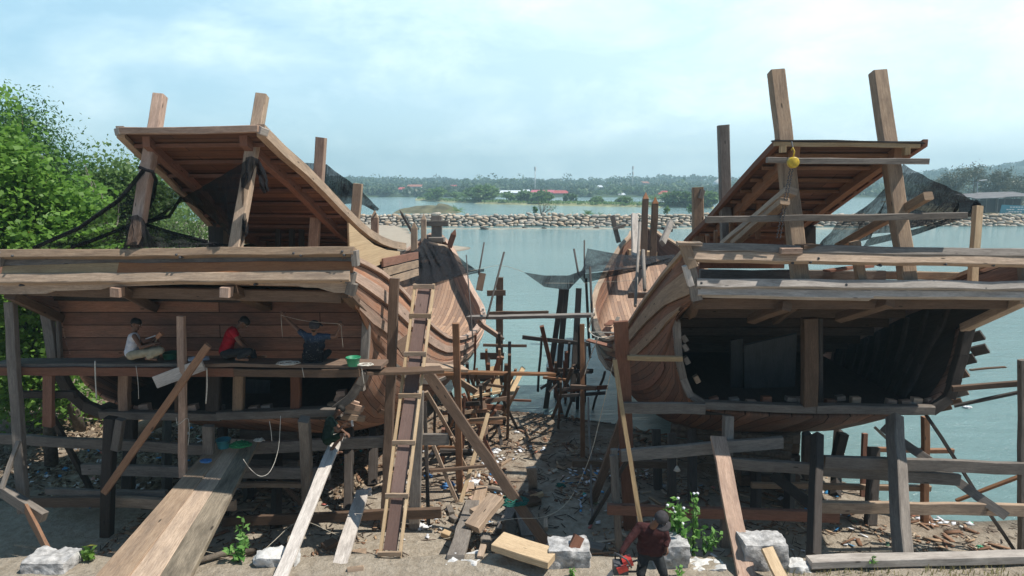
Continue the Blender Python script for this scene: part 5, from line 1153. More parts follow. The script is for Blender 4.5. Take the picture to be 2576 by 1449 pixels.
def remeshed(name,mb,m,root,vox=.011,sm=3):
    o=part(name,mb,m,root); r=o.modifiers.new('skin','REMESH'); r.mode='VOXEL'; r.voxel_size=vox; r.use_smooth_shade=True
    s=o.modifiers.new('smooth','SMOOTH'); s.factor=.5; s.iterations=sm; return o
def hand(mb,w,d,nrm,curl=.6,sc=1.):
    """palm, four unequal bent fingers and a side thumb; d points along the hand, nrm out of the palm"""
    d=V(d).normalized(); nrm=(V(nrm)-d*V(nrm).dot(d)).normalized(); s=d.cross(nrm)
    for k in (-1,0,1): capsule(mb,w+s*.014*k*sc,w+d*.085*sc+s*.026*k*sc,.019*sc,.017*sc)
    for k,l in zip((-1.5,-.5,.5,1.5),(.062,.078,.084,.07)):
        p=w+d*.09*sc+s*.019*k*sc; a=d; 
        for i,f in enumerate((.45,.32,.23)):
            an=curl*(i+1)*.75; a=(d*math.cos(an)+nrm*math.sin(an)).normalized(); q=p+a*l*f*sc; capsule(mb,p,q,(.0105-.0012*i)*sc,(.0095-.0012*i)*sc,8); p=q
    p=w+d*.03*sc-s*.03*sc; q=p+(d*.6-s*.7+nrm*.5).normalized()*.042*sc; capsule(mb,p,q,.013*sc,.011*sc,8); capsule(mb,q,q+(d+nrm*.8).normalized()*.034*sc,.011*sc,.009*sc,8)
def person(label,J,face,mats,root_p,sc=1.,sleeve=1.,shorts=False,cap_=None,handopt={},belly=.115,group=None):
    """J: joints (world). face: direction the face looks. mats: shirt, trousers"""
    root=thing('person',label,'person',root_p,0,group); b=MB(); f=V(face).normalized(); H_=J['head']; N_=J['neck']; up=(H_-N_).normalized(); f=(f-up*f.dot(up)).normalized(); sd=f.cross(up)
    # head: skull, jaw, nose, ears
    b.blob(H_+up*.015*sc,.078*sc,.078*sc,.085*sc,1,0,16) if False else capsule(b,H_-f*.018*sc+up*.012*sc,H_+f*.012*sc+up*.012*sc,.082*sc,.078*sc,16)
    capsule(b,H_-up*.03*sc+f*.02*sc,H_-up*.085*sc+f*.045*sc,.058*sc,.032*sc); capsule(b,H_+f*.083*sc-up*.005*sc,H_+f*.103*sc-up*.03*sc,.009*sc,.014*sc,8)
    for k in (-1,1): capsule(b,H_+sd*k*.08*sc-up*.02*sc,H_+sd*k*.084*sc+up*.018*sc,.012*sc,.015*sc,8)
    capsule(b,N_-up*.03*sc,H_-up*.05*sc,.052*sc,.05*sc)
    ls,rs=J['ls'],J['rs']; ch=(ls+rs)/2; hp=J['hip']; ax=(ch-hp).normalized(); shd=(rs-ls).normalized(); fr_=ax.cross(shd)
    if fr_.dot(f)<0 and 'back' not in J: fr_=-fr_
    fl=(fr_,.72)
    for o_,mb_,g in ((0,b,1.),):
        capsule(mb_,lerp(ls,rs,.12),lerp(ls,rs,.88),.058*sc,.058*sc); 
        for t,w_,r in ((.85,.095,.085),(.6,.085,.085),(.35,.07,.085),(.1,.075,.095)):
            c=lerp(hp,ch,t); capsule(mb_,c-shd*w_*sc,c+shd*w_*sc,r*sc,r*sc,12)
        capsule(mb_,ch-ax*.06*sc,hp,.1*sc,.105*sc)
    for s_ in 'lr':
        S,E_,W=J[s_+'s'],J[s_+'e'],J[s_+'w']; capsule(b,S,E_,.047*sc,.038*sc); capsule(b,E_,W,.037*sc,.026*sc)
        d=(W-E_).normalized(); d,nr,cu=handopt.get(s_,(d,V((0,0,-1)) if abs(d.z)<.8 else f,.7)); hand(b,W,d,nr,cu,sc)
        Hh,K,A=J[s_+'h'],J[s_+'k'],J[s_+'a']; capsule(b,Hh,K,.075*sc,.052*sc); capsule(b,K,A,.048*sc,.034*sc)
        fd=J.get(s_+'f',V((f.x,f.y,0)).normalized() if abs(f.z)<.95 else V((0,-1,0))); capsule(b,A-fd*.03*sc-V((0,0,.02)),A+fd*.16*sc-V((0,0,.035)),.032*sc,.026*sc)
    remeshed('body',b,SKIN,root,.0085)
    # clothes
    s=MB(); 
    capsule(s,lerp(ls,rs,.1),lerp(ls,rs,.9),.07*sc,.07*sc)
    for t,w_,r in ((.88,.1,.1),(.6,.095,.105),(.35,.085,.108),(.12,.09,belly)):
        c=lerp(hp,ch,t); capsule(s,c-shd*w_*sc,c+shd*w_*sc,r*sc,r*sc,12)
    capsule(s,ch-ax*.06*sc,hp+ax*.02,.115*sc,.12*sc)
    if sleeve>0:
        for s_ in 'lr':
            S,E_,W=J[s_+'s'],J[s_+'e'],J[s_+'w']; capsule(s,S,lerp(S,E_,min(1,sleeve)),.064*sc,.054*sc)
            if sleeve>1: capsule(s,E_,lerp(E_,W,.93),.054*sc,.04*sc)
    o=remeshed('shirt',s,mats[0],root,.011); tx=D.textures.get('cloth') or D.textures.new('cloth','CLOUDS'); tx.noise_scale=.09; dm=o.modifiers.new('creases','DISPLACE'); dm.texture=tx; dm.strength=.022; dm.mid_level=.5
    t=MB(); capsule(t,J['lh'],J['rh'],.1*sc,.1*sc)
    for s_ in 'lr':
        Hh,K,A=J[s_+'h'],J[s_+'k'],J[s_+'a']; capsule(t,Hh,K if not shorts else lerp(Hh,K,.85),.09*sc,.066*sc)
        if not shorts: capsule(t,K,lerp(K,A,.92),.064*sc,.052*sc)
    o=remeshed('trousers' if not shorts else 'shorts',t,mats[1],root,.011); dm=o.modifiers.new('creases','DISPLACE'); dm.texture=tx; dm.strength=.02
    # hair or cap
    h=MB()
    if cap_:
        h.lathe(H_+up*.01*sc-f*.008,[(.094*sc,-.01),(.097*sc,.02),(.09*sc,.06),(.065*sc,.09),(.03*sc,.104),(.001,.107)],20,up); part('cap_crown',h,cap_,root)
        e=MB(); rows=[];uvs=[]
        for i in range(6):
            t_=i/5; row=[]
            for j in range(9):
                a=(j/8-.5)*1.9; r=.092+t_*.085*math.cos(a*.75); row.append(H_+(f*math.cos(a)+sd*math.sin(a))*r*sc+up*(.015-.03*t_-.012*abs(a)**2)*sc)
            rows.append(row); uvs.append([(0,0)]*9)
        e.grid(rows,uvs,True); o=part('cap_brim',e,cap_,root); md=o.modifiers.new('thick','SOLIDIFY'); md.thickness=.006
        hb=MB(); capsule(hb,H_-f*.04-up*.02,H_-f*.045-up*.045,.06*sc,.045*sc); remeshed('hair',hb,HAIR,root,.009)
    else:
        capsule(h,H_-f*.03*sc+up*.03*sc,H_+f*.015*sc+up*.04*sc,.085*sc,.075*sc,16); capsule(h,H_-f*.04*sc-up*.02*sc,H_-f*.045*sc-up*.04*sc,.068*sc,.05*sc); remeshed('hair',h,HAIR,root,.009)
    ey=MB()
    for k in (-1,1): ey.blob(H_+f*.084*sc+sd*k*.03*sc+up*.008*sc,.009*sc,.009*sc,.006*sc,1,0,8)
    part('eyes',ey,plain('eye_white',(.4,.38,.36),.3,1,.1,bmp=0) if 'eye_white' not in MATS else MATS['eye_white'],root)
    return root
def J_(d,fn): return {k:fn(*v) if len(v)==3 else v for k,v in d.items()}
L_=lambda x,y,s:PB('L',x,y,s)
# man in the white sleeveless shirt
jA=J_(dict(head=(343,815,-.8),neck=(337,838,-.8),ls=(338,846,-1.0),rs=(338,843,-.6),hip=(329,890,-.8),le=(355,874,-1.05),lw=(384,866,-.95),re=(358,870,-.6),rw=(384,858,-.7),
 lh=(332,893,-.92),rh=(332,892,-.68),lk=(405,882,-1.0),la=(372,899,-1.0),rk=(400,878,-.6),ra=(390,900,-.55)),L_)
person("man in a pale sleeveless shirt sitting on the left staging, mallet in hand",jA,(1,-.1,-.35),(SH_W,TR_B),L_(332,905,-.8),1,0)
o=thing('mallet','small wooden mallet raised in the hand of the man in the pale shirt','mallet',L_(388,862,-.85)); part('handle',MB().tube([L_(386,870,-.85),L_(398,846,-.85)],.014,8),W_TAN,o); part('head',MB().beam(L_(395,849,-.85),L_(407,838,-.85),.075,.07),W_ORA,o)
tim('chisel','thin steel caulking iron held out by the man in the pale shirt','chisel',L_(366,852,-.9),L_(392,843,-.9),2.2,.01,STEEL)
# man in the red shirt, bent over
jB=J_(dict(head=(614,811,-.75),neck=(597,823,-.75),ls=(586,832,-.95),rs=(586,829,-.55),hip=(566,885,-.75),le=(600,858,-1.0),lw=(618,878,-.85),re=(604,852,-.5),rw=(628,872,-.55),
 lh=(568,890,-.88),rh=(568,889,-.62),lk=(628,884,-1.0),la=(600,900,-1.05),rk=(634,884,-.55),ra=(640,901,-.6)),L_)
person("man in a crimson shirt sitting hunched over his work on the left staging",jB,(1,0,-.7),(SH_R,TR_D),L_(568,904,-.75),1,.5)
# man with arms raised
jC=J_(dict(head=(791,821,-.95),neck=(791,840,-.9),ls=(770,846,-.88),rs=(815,847,-.88),hip=(787,903,-.8),le=(739,820,-.85),lw=(716,798,-.85),re=(845,846,-.85),rw=(854,825,-.85),
 lh=(776,906,-.8),rh=(799,906,-.8),lk=(768,893,-.3),la=(790,912,-.25),rk=(826,886,-.4),ra=(805,910,-.3)),L_)
jC['back']=1; jC['lf']=V((.5,.8,0)); jC['rf']=V((-.5,.8,0))
person('man seen from behind in a dark printed shirt, arms raised to stretch a white string',{k:v for k,v in jC.items()},(0,1,-.1),(SH_P,TR_D),L_(787,915,-.8),1,.45,cap_=CAPM,handopt={'l':(V((-.6,0,.8)),V((.3,.9,0)),1.0),'r':(V((.1,0,1)),V((0,1,0)),1.0)})
def rope(name,label,pts,r,m=ROPE,cat='rope',group=None,sub=4,wig=0):
    P_=[PT(q) for q in pts]; out=[]
    for i in range(len(P_)-1):
        a,b,c,d=P_[max(i-1,0)],P_[i],P_[i+1],P_[min(i+2,len(P_)-1)]
        for k in range(sub):
            t=k/sub; out.append(.5*((2*b)+(c-a)*t+(2*a-5*b+4*c-d)*t*t+(3*b-a-3*c+d)*t**3)+V((random.uniform(-1,1),random.uniform(-1,1),random.uniform(-1,1)))*wig)
    out.append(P_[-1]); return obj(name,MB().tube(out,r,5),m,label,cat,group)
rope('string','white string stretched between the raised hands of the man in the printed shirt',[Lr(707,797,-.9),Lr(711,850,-.88),Lr(707,797,-.9),Lr(714,795,-.88),Lr(760,806,-1.0),Lr(810,812,-1.05),Lr(854,816,-.9),Lr(859,838,-.9),Lr(863,874,-.9)],.003,STRING)
# squatting man in dark green on the narrow ramp
yD=12.6; Q=lambda x,y,d:P(x,y,yD+d)
jD=J_(dict(head=(856,1031,-.02),neck=(843,1046,.0),ls=(832,1056,-.18),rs=(834,1053,.16),hip=(822,1102,0),le=(850,1084,-.2),lw=(864,1070,-.15),re=(854,1078,.15),rw=(868,1088,.1),
 lh=(824,1108,-.12),rh=(825,1108,.1),lk=(858,1096,-.15),la=(832,1134,-.12),rk=(860,1095,.12),ra=(842,1132,.1)),Q)
person("man in dark green crouching at the top of the narrow ramp",jD,(1,-.2,-.5),(SH_G,SH_G2),Q(834,1140,0),.92,.5,shorts=True,handopt={'l':(V((1,0,.2)),V((0,-1,.2)),1.3)})
o=thing('hammer','claw hammer with a wooden handle raised by the crouching man in green','hammer',Q(862,1066,-.2)); part('handle',MB().tube([Q(860,1067,-.2),Q(887,1064,-.2)],.014,8),W_RUST,o)
part('head',MB().beam(Q(885,1058,-.2),Q(887,1072,-.2),.035,.035,wob=.001),STEEL,o)
# man with the chainsaw
K_=lambda x,y,d:P(x,y,9.55+d)
jE=J_(dict(head=(1663,1305,-.28),neck=(1645,1321,-.12),ls=(1609,1325,-.02),rs=(1668,1331,-.05),hip=(1638,1384,.08),le=(1580,1362,-.12),lw=(1563,1390,-.22),re=(1678,1356,.0),rw=(1676,1374,-.08),
 lh=(1622,1392,.08),rh=(1652,1392,.08),lk=(1612,1442,-.02),rk=(1668,1440,-.04),la=(1614,1490,.1),ra=(1680,1488,.08)),K_)
for k in ('la','ra'): jE[k].z=gz(jE[k].x,jE[k].y)+.09
person("stooping man in a maroon long-sleeved shirt and dark cap carrying a red chainsaw",jE,(.45,-.75,-.5),(SH_M,TR_D),K_(1640,1490,.1),1.05,2,cap_=CAPM,belly=.12,handopt={'l':(V((-.1,-.1,-1)),V((1,0,0)),1.3),'r':(V((.1,-.1,-1)),V((-1,-.3,0)),.9)})
c=K_(1569,1406,-.28); o=thing('chainsaw','red and black chainsaw hanging from the hand of the stooping man','chainsaw',c+V((0,0,-.2)))
bx=lambda a,b,w,h,m,n: part(n,MB().beam(c+V(a),c+V(b),w,h,wob=.002),m,o)
bx((-.01,0,-.06),(.12,0,-.01),.12,.15,RPLA,'motor_housing'); bx((-.15,.0,-.13),(.06,0,-.13),.17,.19,IRON,'engine_block'); bx((-.1,-.1,-.13),(.04,-.1,-.07),.1,.03,RPLA,'starter_cover')
bx((-.14,.02,-.2),(-.42,-.05,-.52),.07,.012,STEEL,'guide_bar')
part('front_handle',MB().tube([c+V((.1,-.1,-.08)),c+V((.02,-.12,.06)),c+V((-.08,-.05,.09)),c+V((-.12,.08,.05)),c+V((-.1,.12,-.1))],.013,8),IRON,o)
part('rear_handle',MB().tube([c+V((.12,0,-.05)),c+V((.2,0,-.02)),c+V((.24,0,-.1)),c+V((.2,0,-.2)),c+V((.06,0,-.2))],.017,8),IRON,o)
# ================================================================ SMALL THINGS
def bucket(name,label,c,r,h,m,handle=True,cat='bucket'):
    c=V(c); o=thing(name,label,cat,c); t=.006
    part('shell',MB().lathe(c,[(0,0.004),(r*.78,0),(r*.8,.01),(r*.98,h*.93),(r*1.07,h*.94),(r*1.07,h),(r*.95,h),(r*.76,.02),(0,.02)],26),m,o)
    if handle: part('handle',MB().tube([c+V((math.cos(a)*r*1.05,-.02-math.sin(a)*r*.5,h-.02-math.sin(a)*r*.45)) for a in np.linspace(0,math.pi,10)],.005,5),IRON,o)
    return o
bucket('bucket','green bucket of putty standing near the right end of the left staging',PB('L',889,920,-1.0),.125,.16,GRNB)
bucket('basin','dark green basin on the staging beside the knees of the man in the pale shirt',PB('L',430,902,-.7),.15,.12,DGRN,False,'basin')
bucket('basin','teal basin resting at the top of the wide ramp',P(563,1126,12.5),.135,.17,TEAL,True,'basin')
def heap(name,label,c,r,h,m,cat,n=9,rr=.012,seed=0):
    c=V(c); mb=MB(); rd=random.Random(seed); pts=[]
    for i in range(n*10):
        a=i*.62+rd.uniform(-.3,.3); q=r*(.35+.65*abs(math.sin(i*.13+seed)))*rd.uniform(.8,1.1); pts.append(c+V((math.cos(a)*q,math.sin(a)*q*.7,h*(.15+.8*rd.random()*(1-q/r/1.3)))))
    return obj(name,mb.tube(pts,rr,5),m,label,cat)
heap('net_bundle','bright green heap of netting beside the teal basin',P(606,1124,12.4),.2,.16,GNET,'netting',12,.016,2)
heap('rope_coil','tangled white cord coil on the staging left of the man in the printed shirt',PB('L',725,914,-1.0),.22,.04,ROPE,'rope',6,.007,3)
heap('rope_coil','white cord coil right of the green bucket',PB('L',918,918,-1.0),.15,.04,ROPE,'rope',5,.007,5)
heap('rag_heap','grey white rag heap on the staging between the two seated men',PB('L',500,905,-.75),.2,.07,SH_W,'rags',6,.02,7)
heap('rope_coil','grey frayed cord bundle at the top right end of the wide ramp',P(652,1110,12.8),.11,.1,ROPE,'rope',7,.009,8)
heap('rag_heap','dark blue rag lying on the upper wide ramp',P(520,1160,12.15),.11,.03,BPLA,'rag',4,.02,9)
for k,(pts,lab) in enumerate((([Lr(239,908,-1.1),Lr(240,950,-1.12),Lr(243,1003,-1.1)],'white cord bundle dangling from the left part of the staging'),
 ([Lr(342,920,-1.1),Lr(347,960,-1.1),Lr(349,1003,-1.1)],'thin grey cord dangling below the man in the pale shirt'),
 ([Lr(520,925,-1.1),Lr(521,970,-1.12),Lr(518,1015,-1.1)],'thick white cord bundle hanging beneath the staging beside the slanting brace pole'),
 ([Lr(443,1050,-1.3),Lr(448,1068,-1.3),Lr(472,1052,-1.3),Lr(476,1085,-1.3),Lr(473,1120,-1.3)],'white cord looped around the slim front staging post'),
 ([Lr(760,925,-1.1),Lr(765,950,-1.1)],'short frayed cord hanging beneath the man in the printed shirt'),
 ([Lr(910,925,-1.1),Lr(912,940,-1.1),Lr(916,966,-1.1)],'short cord hanging at the right end of the staging'),
 ([Lr(706,1046,-1.1),Lr(700,1130,-1.2),Lr(680,1185,-1.4),Lr(655,1198,-1.5),Lr(630,1180,-1.6),Lr(612,1155,-1.7)],'loose cord swinging from the bottom beam of the left boat to the wide ramp'),
 ([Lr(678,1060,-1.1),Lr(682,1085,-1.1),Lr(684,1110,-1.1)],'short doubled cord hanging from the bottom beam of the left boat'))):
    rope('cord',lab,pts,.012 if k in (0,2) else .005)
rope('cord','pale cord strung low from the right hull across the sand to the lumber pile',[(1545,900,12.2),(1510,1050,12.4),(1480,1160,12.6),(1430,1260,12.7),(1370,1300,12.6),(1290,1305,12.3),(1200,1322,12.0)],.006,STRING)
rope('cord','pale cord strung low across the ramps and the ladder foot',[(300,1380,11.2),(440,1375,11.0),(560,1395,11.1),(640,1400,11.2),(735,1320,12),(780,1315,12),(860,1350,11.9),(960,1368,11.9),(1050,1368,11.9),(1160,1345,12.1),(1220,1318,12.2)],.005,STRING)
rope('guy_line','thin line tied from the left boat net across the water to the small net',[(1180,682,22.5),(1215,675,22.5),(1262,668,22.6),(1318,684,22)],.006,STRING)
rope('guy_line','thin line from the small net across to the right hull',[(1370,712,21.2),(1470,712,21),(1600,705,19)],.005,STRING)
rope('guy_line','pale cord trailing down the port side of the right boat',[(1505,850,17),(1480,910,17.5),(1465,960,17.5)],.012,ROPE)
rope('guy_line','white ropes looped around the broken bulwark of the right boat',[(1481,830,19.2),(1490,800,19),(1495,775,19.2),(1482,830,19.1),(1510,836,18.6),(1560,838,18),(1520,850,18.2),(1495,845,18.6),(1481,832,19.1)],.014,ROPE)
o=thing('plumb_weight','small white plumb weight hanging beneath the grey beam of the right boat','weight',P(1703,1180,12.9)); part('line',MB().tube([P(1703,1150,12.9),P(1703,1172,12.9)],.004,5),STRING,o); part('weight',MB().lathe(P(1703,1185,12.9),[(0,0),(.07,.01),(.035,.08),(.012,.11),(0,.11)],14),ROPE,o)
# concrete blocks along the yard edge
def block(label,x0,x1,yt,yb,Y,dp=.5,m=CONC,seed=1,amt=.06,name='concrete_block'):
    a=P(x0,yt,Y);b=P(x1,yt,Y);z1=a.z; z0=gz((a.x+b.x)/2,Y)-.12; c=V(((a.x+b.x)/2,Y+dp/2,(z0+z1)/2)); n=14
    mb=MB(); 
    for ax,sg in ((0,1),(0,-1),(1,1),(1,-1),(2,1)):
        rows=[];uvs=[]
        for i in range(n+1):
            r=[];u=[]
            for j in range(n+1):
                s_,t=(i/n*2-1),(j/n*2-1); v=[0,0,0]; v[ax]=sg; v[(ax+1)%3]=s_*sg; v[(ax+2)%3]=t
                d=V(v); q=V([math.copysign(min(1,abs(w_))**1,w_) for w_ in d]); k=1-.06*max(0,(q.length-1.2))
                pz=V((q.x*(b.x-a.x)/2,q.y*dp/2,q.z*(z1-z0)/2))*k; nn=amt*mn.noise(pz*4+V((seed*5,0,0)))+amt*.5*mn.noise(pz*13+V((seed,3,0))); pz=pz+d.normalized()*nn
                r.append(c+pz); u.append((i/n,j/n))
            rows.append(r);uvs.append(u)
        mb.grid(rows,uvs,True)
    return obj(name,mb,m,label,'concrete block' if m is CONC else 'rock')
block('squared concrete block at the bottom left corner, pale rim round its top',50,160,1418,1490,10.1,.5,seed=2)
block('squared concrete block with a reddish timber offcut standing on it',1379,1485,1387,1470,10.2,.5,seed=3)
block('squared concrete block right beside the man with the chainsaw',1650,1738,1376,1470,10.25,.5,seed=4)
block('big squared concrete block right of the broad sunlit prop',1876,1988,1372,1470,10.2,.5,seed=5)
block('white rubble lump at the foot of the narrow ramp',636,738,1408,1480,10.3,.4,ROCKW,6,.1,'rubble_block')
block('white lumpy rock on the sand in front of the grey lumber end',1124,1212,1422,1480,10.4,.4,ROCKW,7,.16,'rubble_block')
block('low pale rock between two concrete blocks beside the broad prop',1738,1832,1432,1480,10.2,.35,ROCKW,8,.12,'rubble_block')
block('low pale rock at the left end of the long lying plank',1990,2040,1430,1480,10.2,.35,ROCKW,9,.12,'rubble_block')
tim('timber_offcut','reddish brick-like timber offcut standing on a concrete block','timber',(1432,1404,10.3),(1457,1348,10.45),27,.1,W_RED)
# lumber pile in the middle foreground
LP=[((1190,1268,'g'),(1146,1408,'g'),38,.08,W_GREY,'long grey board lying along the left side of the lumber pile','flat'),
 ((1214,1235,'g'),(1192,1300,'g'),30,.1,W_TAN,'short tan beam behind the thick topmost timber','flat'),
 ((1250,1262,12.6),(1188,1338,12.0),44,.15,W_TAN,'thick squared tan timber, topmost of the lumber pile','flat'),
 ((1255,1272,12.9),(1190,1296,12.5),30,.1,W_TAN,'tan timber lying beneath the thick topmost one in the pile','flat'),
 ((1290,1285,'g'),(1262,1345,'g'),26,.14,W_GREY,'grey beam in the pile right of the log end','flat'),
 ((1308,1290,'g'),(1325,1360,'g'),30,.14,W_GREY,'grey beam lying to the right side of the pile','flat'),
 ((1355,1265,'g'),(1280,1280,'g'),34,.1,W_BRN,'dusty brown slab across the back of the pile','flat'),
 ((1265,1395,'g'),(1225,1375,'g'),26,.16,W_GREY,'short grey block in front of the pile','flat'),
 ((1222,1388,'g'),(1218,1362,'g'),26,.2,W_GREY,'small upright grey cut block before the log end','flat'),
 ((1405,1360,'g'),(1520,1385,'g'),34,.08,W_GREY,'grey plank half buried behind the concrete block','flat'),
 (G(1252,1402)+V((0,0,.2)),G(1392,1440)+V((0,0,.14)),72,.12,W_YEL,'big fresh yellow slab lying across the bottom foreground','flat'),
 ((1500,1430,10.4),(1580,1425,10.3),50,.03,W_RUST,'flat orange board at the feet of the man with the chainsaw','flat'),
 ((1190,1230,'g'),(1350,1258,'g'),14,.08,W_GREY,'long thin grey board behind the pile','flat'),
 ((1336,1175,13.5),(1342,1232,'g'),24,.04,W_PALE,'pale notched board standing in the shade behind the pile','v'),
 ((815,1385,'g'),(845,1372,'g'),30,.1,W_BRN,'short brown block on the sand beside the narrow ramp','flat'),
 ((905,1392,'g'),(895,1440,'g'),36,.06,W_TAN,'tan board on the sand left of the ladder foot','flat'),
 ((1255,1175,'g'),(1285,1155,'g'),8,.05,W_TAN,'broken tan slat lying by the shadow edge','flat')]
for a,b,wp,h,m,lab,md in LP:
    a=PT(a);b=PT(b)
    if md=='flat': a=a+V((0,0,h/2));b=b+V((0,0,h/2))
    obj('timber',MB().beam(a,b,px(wp,(a+b)/2),h,mode=md,wob=.012),m,lab,'timber')
a=PT((1262,1338,11.9)); a.z=.14; o=thing('log','short round log in the lumber pile, its pale sawn end facing the camera','log',a)
part('bark',MB().tube([a,a+V((.1,.5,.02)),a+V((.15,1.1,.02))],.15,16),BARK,o); part('sawn_end',MB().lathe(a+V((-.002,-.012,0)),[(0,-.0),(.135,0),(.135,.012)],16,V((-.15,-.98,0))),W_TAN,o)
heap('net_bundle','teal netting tangled over the lumber pile',PT((1290,1268,12.7))+V((0,0,.02)),.32,.16,GNET2,'netting',14,.014,12)
obj('branch',MB().tube([G(1262,1345)+V((0,0,.3)),G(1290,1362)+V((0,0,.2)),G(1330,1378)+V((0,0,.1)),G(1362,1392)+V((0,0,.05))],.03,7,.015),BARK,'crooked bare branch lying before the lumber pile','branch')
obj('log',MB().tube([G(640,1388)+V((0,0,.05)),G(560,1400)+V((0,0,.08)),G(470,1428)+V((0,0,.08))],.06,8,.05),BARK,'long thin log lying on the sand left of the narrow ramp','log')
obj('log',MB().tube([P(300,1098,17.5),P(400,1060,18.5),P(450,1045,19)],.2,12,.16),W_TAN,'pale fallen trunk on the litter behind the left staging','log')
for k in range(26):
    x=random.uniform(1130,1400); y=random.uniform(1225,1425); p=G(x,y); a=random.uniform(0,3.14); l=random.uniform(.12,.4); d=V((math.cos(a)*l,math.sin(a)*l,random.uniform(-.03,.08))); h=random.uniform(.03,.1)
    tagit(obj('offcut',MB().beam(p+V((0,0,h/2+.01)),p+d+V((0,0,h/2+.02)),random.uniform(.07,.17),h,mode='flat',wob=.008),[W_TAN,W_GREY,W_PINK,W_BRN,W_YEL][k%5]),'short sawn offcut lying loose around the lumber pile','offcut','offcuts around the lumber pile')
# plants near the camera
def sprig(name,label,c,h,n,lf,spread,m=LF_D,flower=False,stems=5):
    c=V(c); o=thing(name,label,'plant',c); mb=MB(); cs=[]; fl=MB()
    for i in range(stems):
        a=random.random()*6.28; t=c+V((math.cos(a)*spread*random.random(),math.sin(a)*spread*random.random(),h*random.uniform(.6,1))); mb.tube([c,lerp(c,t,.5)+V((0,0,h*.06)),t],.01,5,.006)
        for k in range(n//stems):
            u=(k+1)/(n//stems); cs.append(tuple(lerp(c,t,u*.85+.15)+V((random.uniform(-1,1),random.uniform(-1,1),random.uniform(-.3,.6)))*lf*.5))
        if flower: 
            fl.blob(t+V((0,0,.02)),.026,.026,.02,1,.5,8)
    part('stem',mb,LF_C,o); v,f=leafverts(np.array(cs),lf,.4,.62); q=fastmesh('leaves',v,f,m,RS.rand(len(f)),parent=o,loc=c); q.location=(0,0,0)
    if flower: part('flowers',fl,FLOW,o)
    return o
zg=lambda x,Y: V((P(x,1400,Y).x,Y,gz(P(x,1400,Y).x,Y)))
sprig('milkweed','leafy green milkweed bush with white flowers behind the concrete block beside the man',zg(1700,10.75),1.05,130,.15,.3,flower=True,stems=7)
sprig('milkweed','taller thin milkweed stalk with white flowers just left of the broad prop',zg(1742,10.9),1.35,70,.12,.12,flower=True,stems=3)
sprig('weed','low spreading weeds at the foot of the broad prop',zg(1770,10.7),.5,60,.11,.3,stems=6)
sprig('weed','small weed in front of the man and his concrete block',zg(1710,10.0),.2,14,.1,.08,stems=3)
sprig('weed','tall sparse seedling between the wide ramp and the narrow ramp',zg(612,10.8),.75,30,.13,.12,stems=3)
sprig('weed','clump of green leaves beneath the tall seedling',zg(600,10.5),.3,44,.14,.18,stems=6)
sprig('weed','dark leafy weed at the left edge of the wide ramp foot',zg(222,10.5),.24,40,.13,.14,LF_A,stems=6)
sprig('weed','small weed sprouting at the long lying plank',zg(2190,10.3),.25,30,.09,.1,stems=4)
sprig('weed','small weed before the concrete block with the reddish offcut',zg(1440,9.95),.16,20,.08,.1,stems=4)
# grass at the bottom right and around the yard edge
n=1200; gx=RS.uniform(4.2,9.5,n); gy=RS.uniform(9.6,10.45,n); c=np.array([(x,y,gz(x,y)+.03) for x,y in zip(gx,gy) if mn.noise(V((x*1.2,y*2,3)))>-.15])
v=[];f=[]
for i,q in enumerate(c):
    a=random.random()*6.28; h=random.uniform(.02,.06); dx,dy=math.cos(a)*.008,math.sin(a)*.008; b=len(v); l=random.uniform(-.05,.05)
    v+=[(q[0]-dx,q[1]-dy,q[2]-.04),(q[0]+dx,q[1]+dy,q[2]-.04),(q[0]+dx*.3+l,q[1]+dy+l*.5,q[2]+h),(q[0]-dx*.3+l,q[1]-dy+l*.5,q[2]+h)]; f.append((b,b+1,b+2,b+3))
tagit(fastmesh('grass',np.array(v),np.array(f),leafmat('dry_grass_blades',(.26,.22,.1),(.38,.36,.18),None,.2),RS.rand(len(f))),'short dry grass along the bottom right yard edge','grass',None,'stuff')
# ================================================================ LITTER
def scatter(name,label,n,region,size,m,flatness=.25,lift=.015,jit=.5):
    vv=[];k=0; ff=[]
    while k<n:
        x,y=region(); 
        if x is None: continue
        z=gz(x,y)+lift
        if z<WZ+.02: continue
        a=random.random()*6.28; s_=size[0]*random.uniform(1-jit,1+jit); t=size[1]*random.uniform(1-jit,1+jit); h=size[2]*random.uniform(.6,1.5)
        ca,sa=math.cos(a),math.sin(a); tl=random.uniform(-flatness,flatness); tw=random.uniform(-flatness,flatness)
        for zz in (0,h):
            for u,w_ in ((-s_,-t),(s_,-t*random.uniform(.6,1.2)),(s_,t),(-s_,t*random.uniform(.6,1.2))): vv.append((x+u*ca-w_*sa,y+u*sa+w_*ca,z+zz+u*tl+w_*tw))
        b=k*8; ff+=[(b,b+3,b+2,b+1),(b+4,b+5,b+6,b+7),(b,b+1,b+5,b+4),(b+1,b+2,b+6,b+5),(b+2,b+3,b+7,b+6),(b+3,b,b+4,b+7)]; k+=1
    return tagit(fastmesh(name,np.array(vv),np.array(ff),m,np.repeat(RS.rand(n),6)),label,'litter',None,'stuff')
def reg(x0,x1,y0,y1,thr=-.2,fs=.8,seed=0):
    def f():
        x=random.uniform(x0,x1);y=random.uniform(y0,y1); return (x,y) if mn.noise(V((x*fs,y*fs,seed)))>thr else (None,None)
    return f
def rndmat(name,stops,rough=.9):
    m,t,b,o=mat(name,rough,.2); at=N(t,'ShaderNodeAttribute'); at.attribute_name='rnd'; c=ramp(t,at.outputs['Fac'],stops); b.inputs['Base Color'].default_value=(1,1,1,1); t.links.new(c,b.inputs['Base Color']); return m
chipm=rndmat('wood_chip_mix',[(0,(.14,.075,.045)),(.4,(.28,.16,.1)),(.75,(.42,.3,.19)),(1,(.5,.42,.33))])
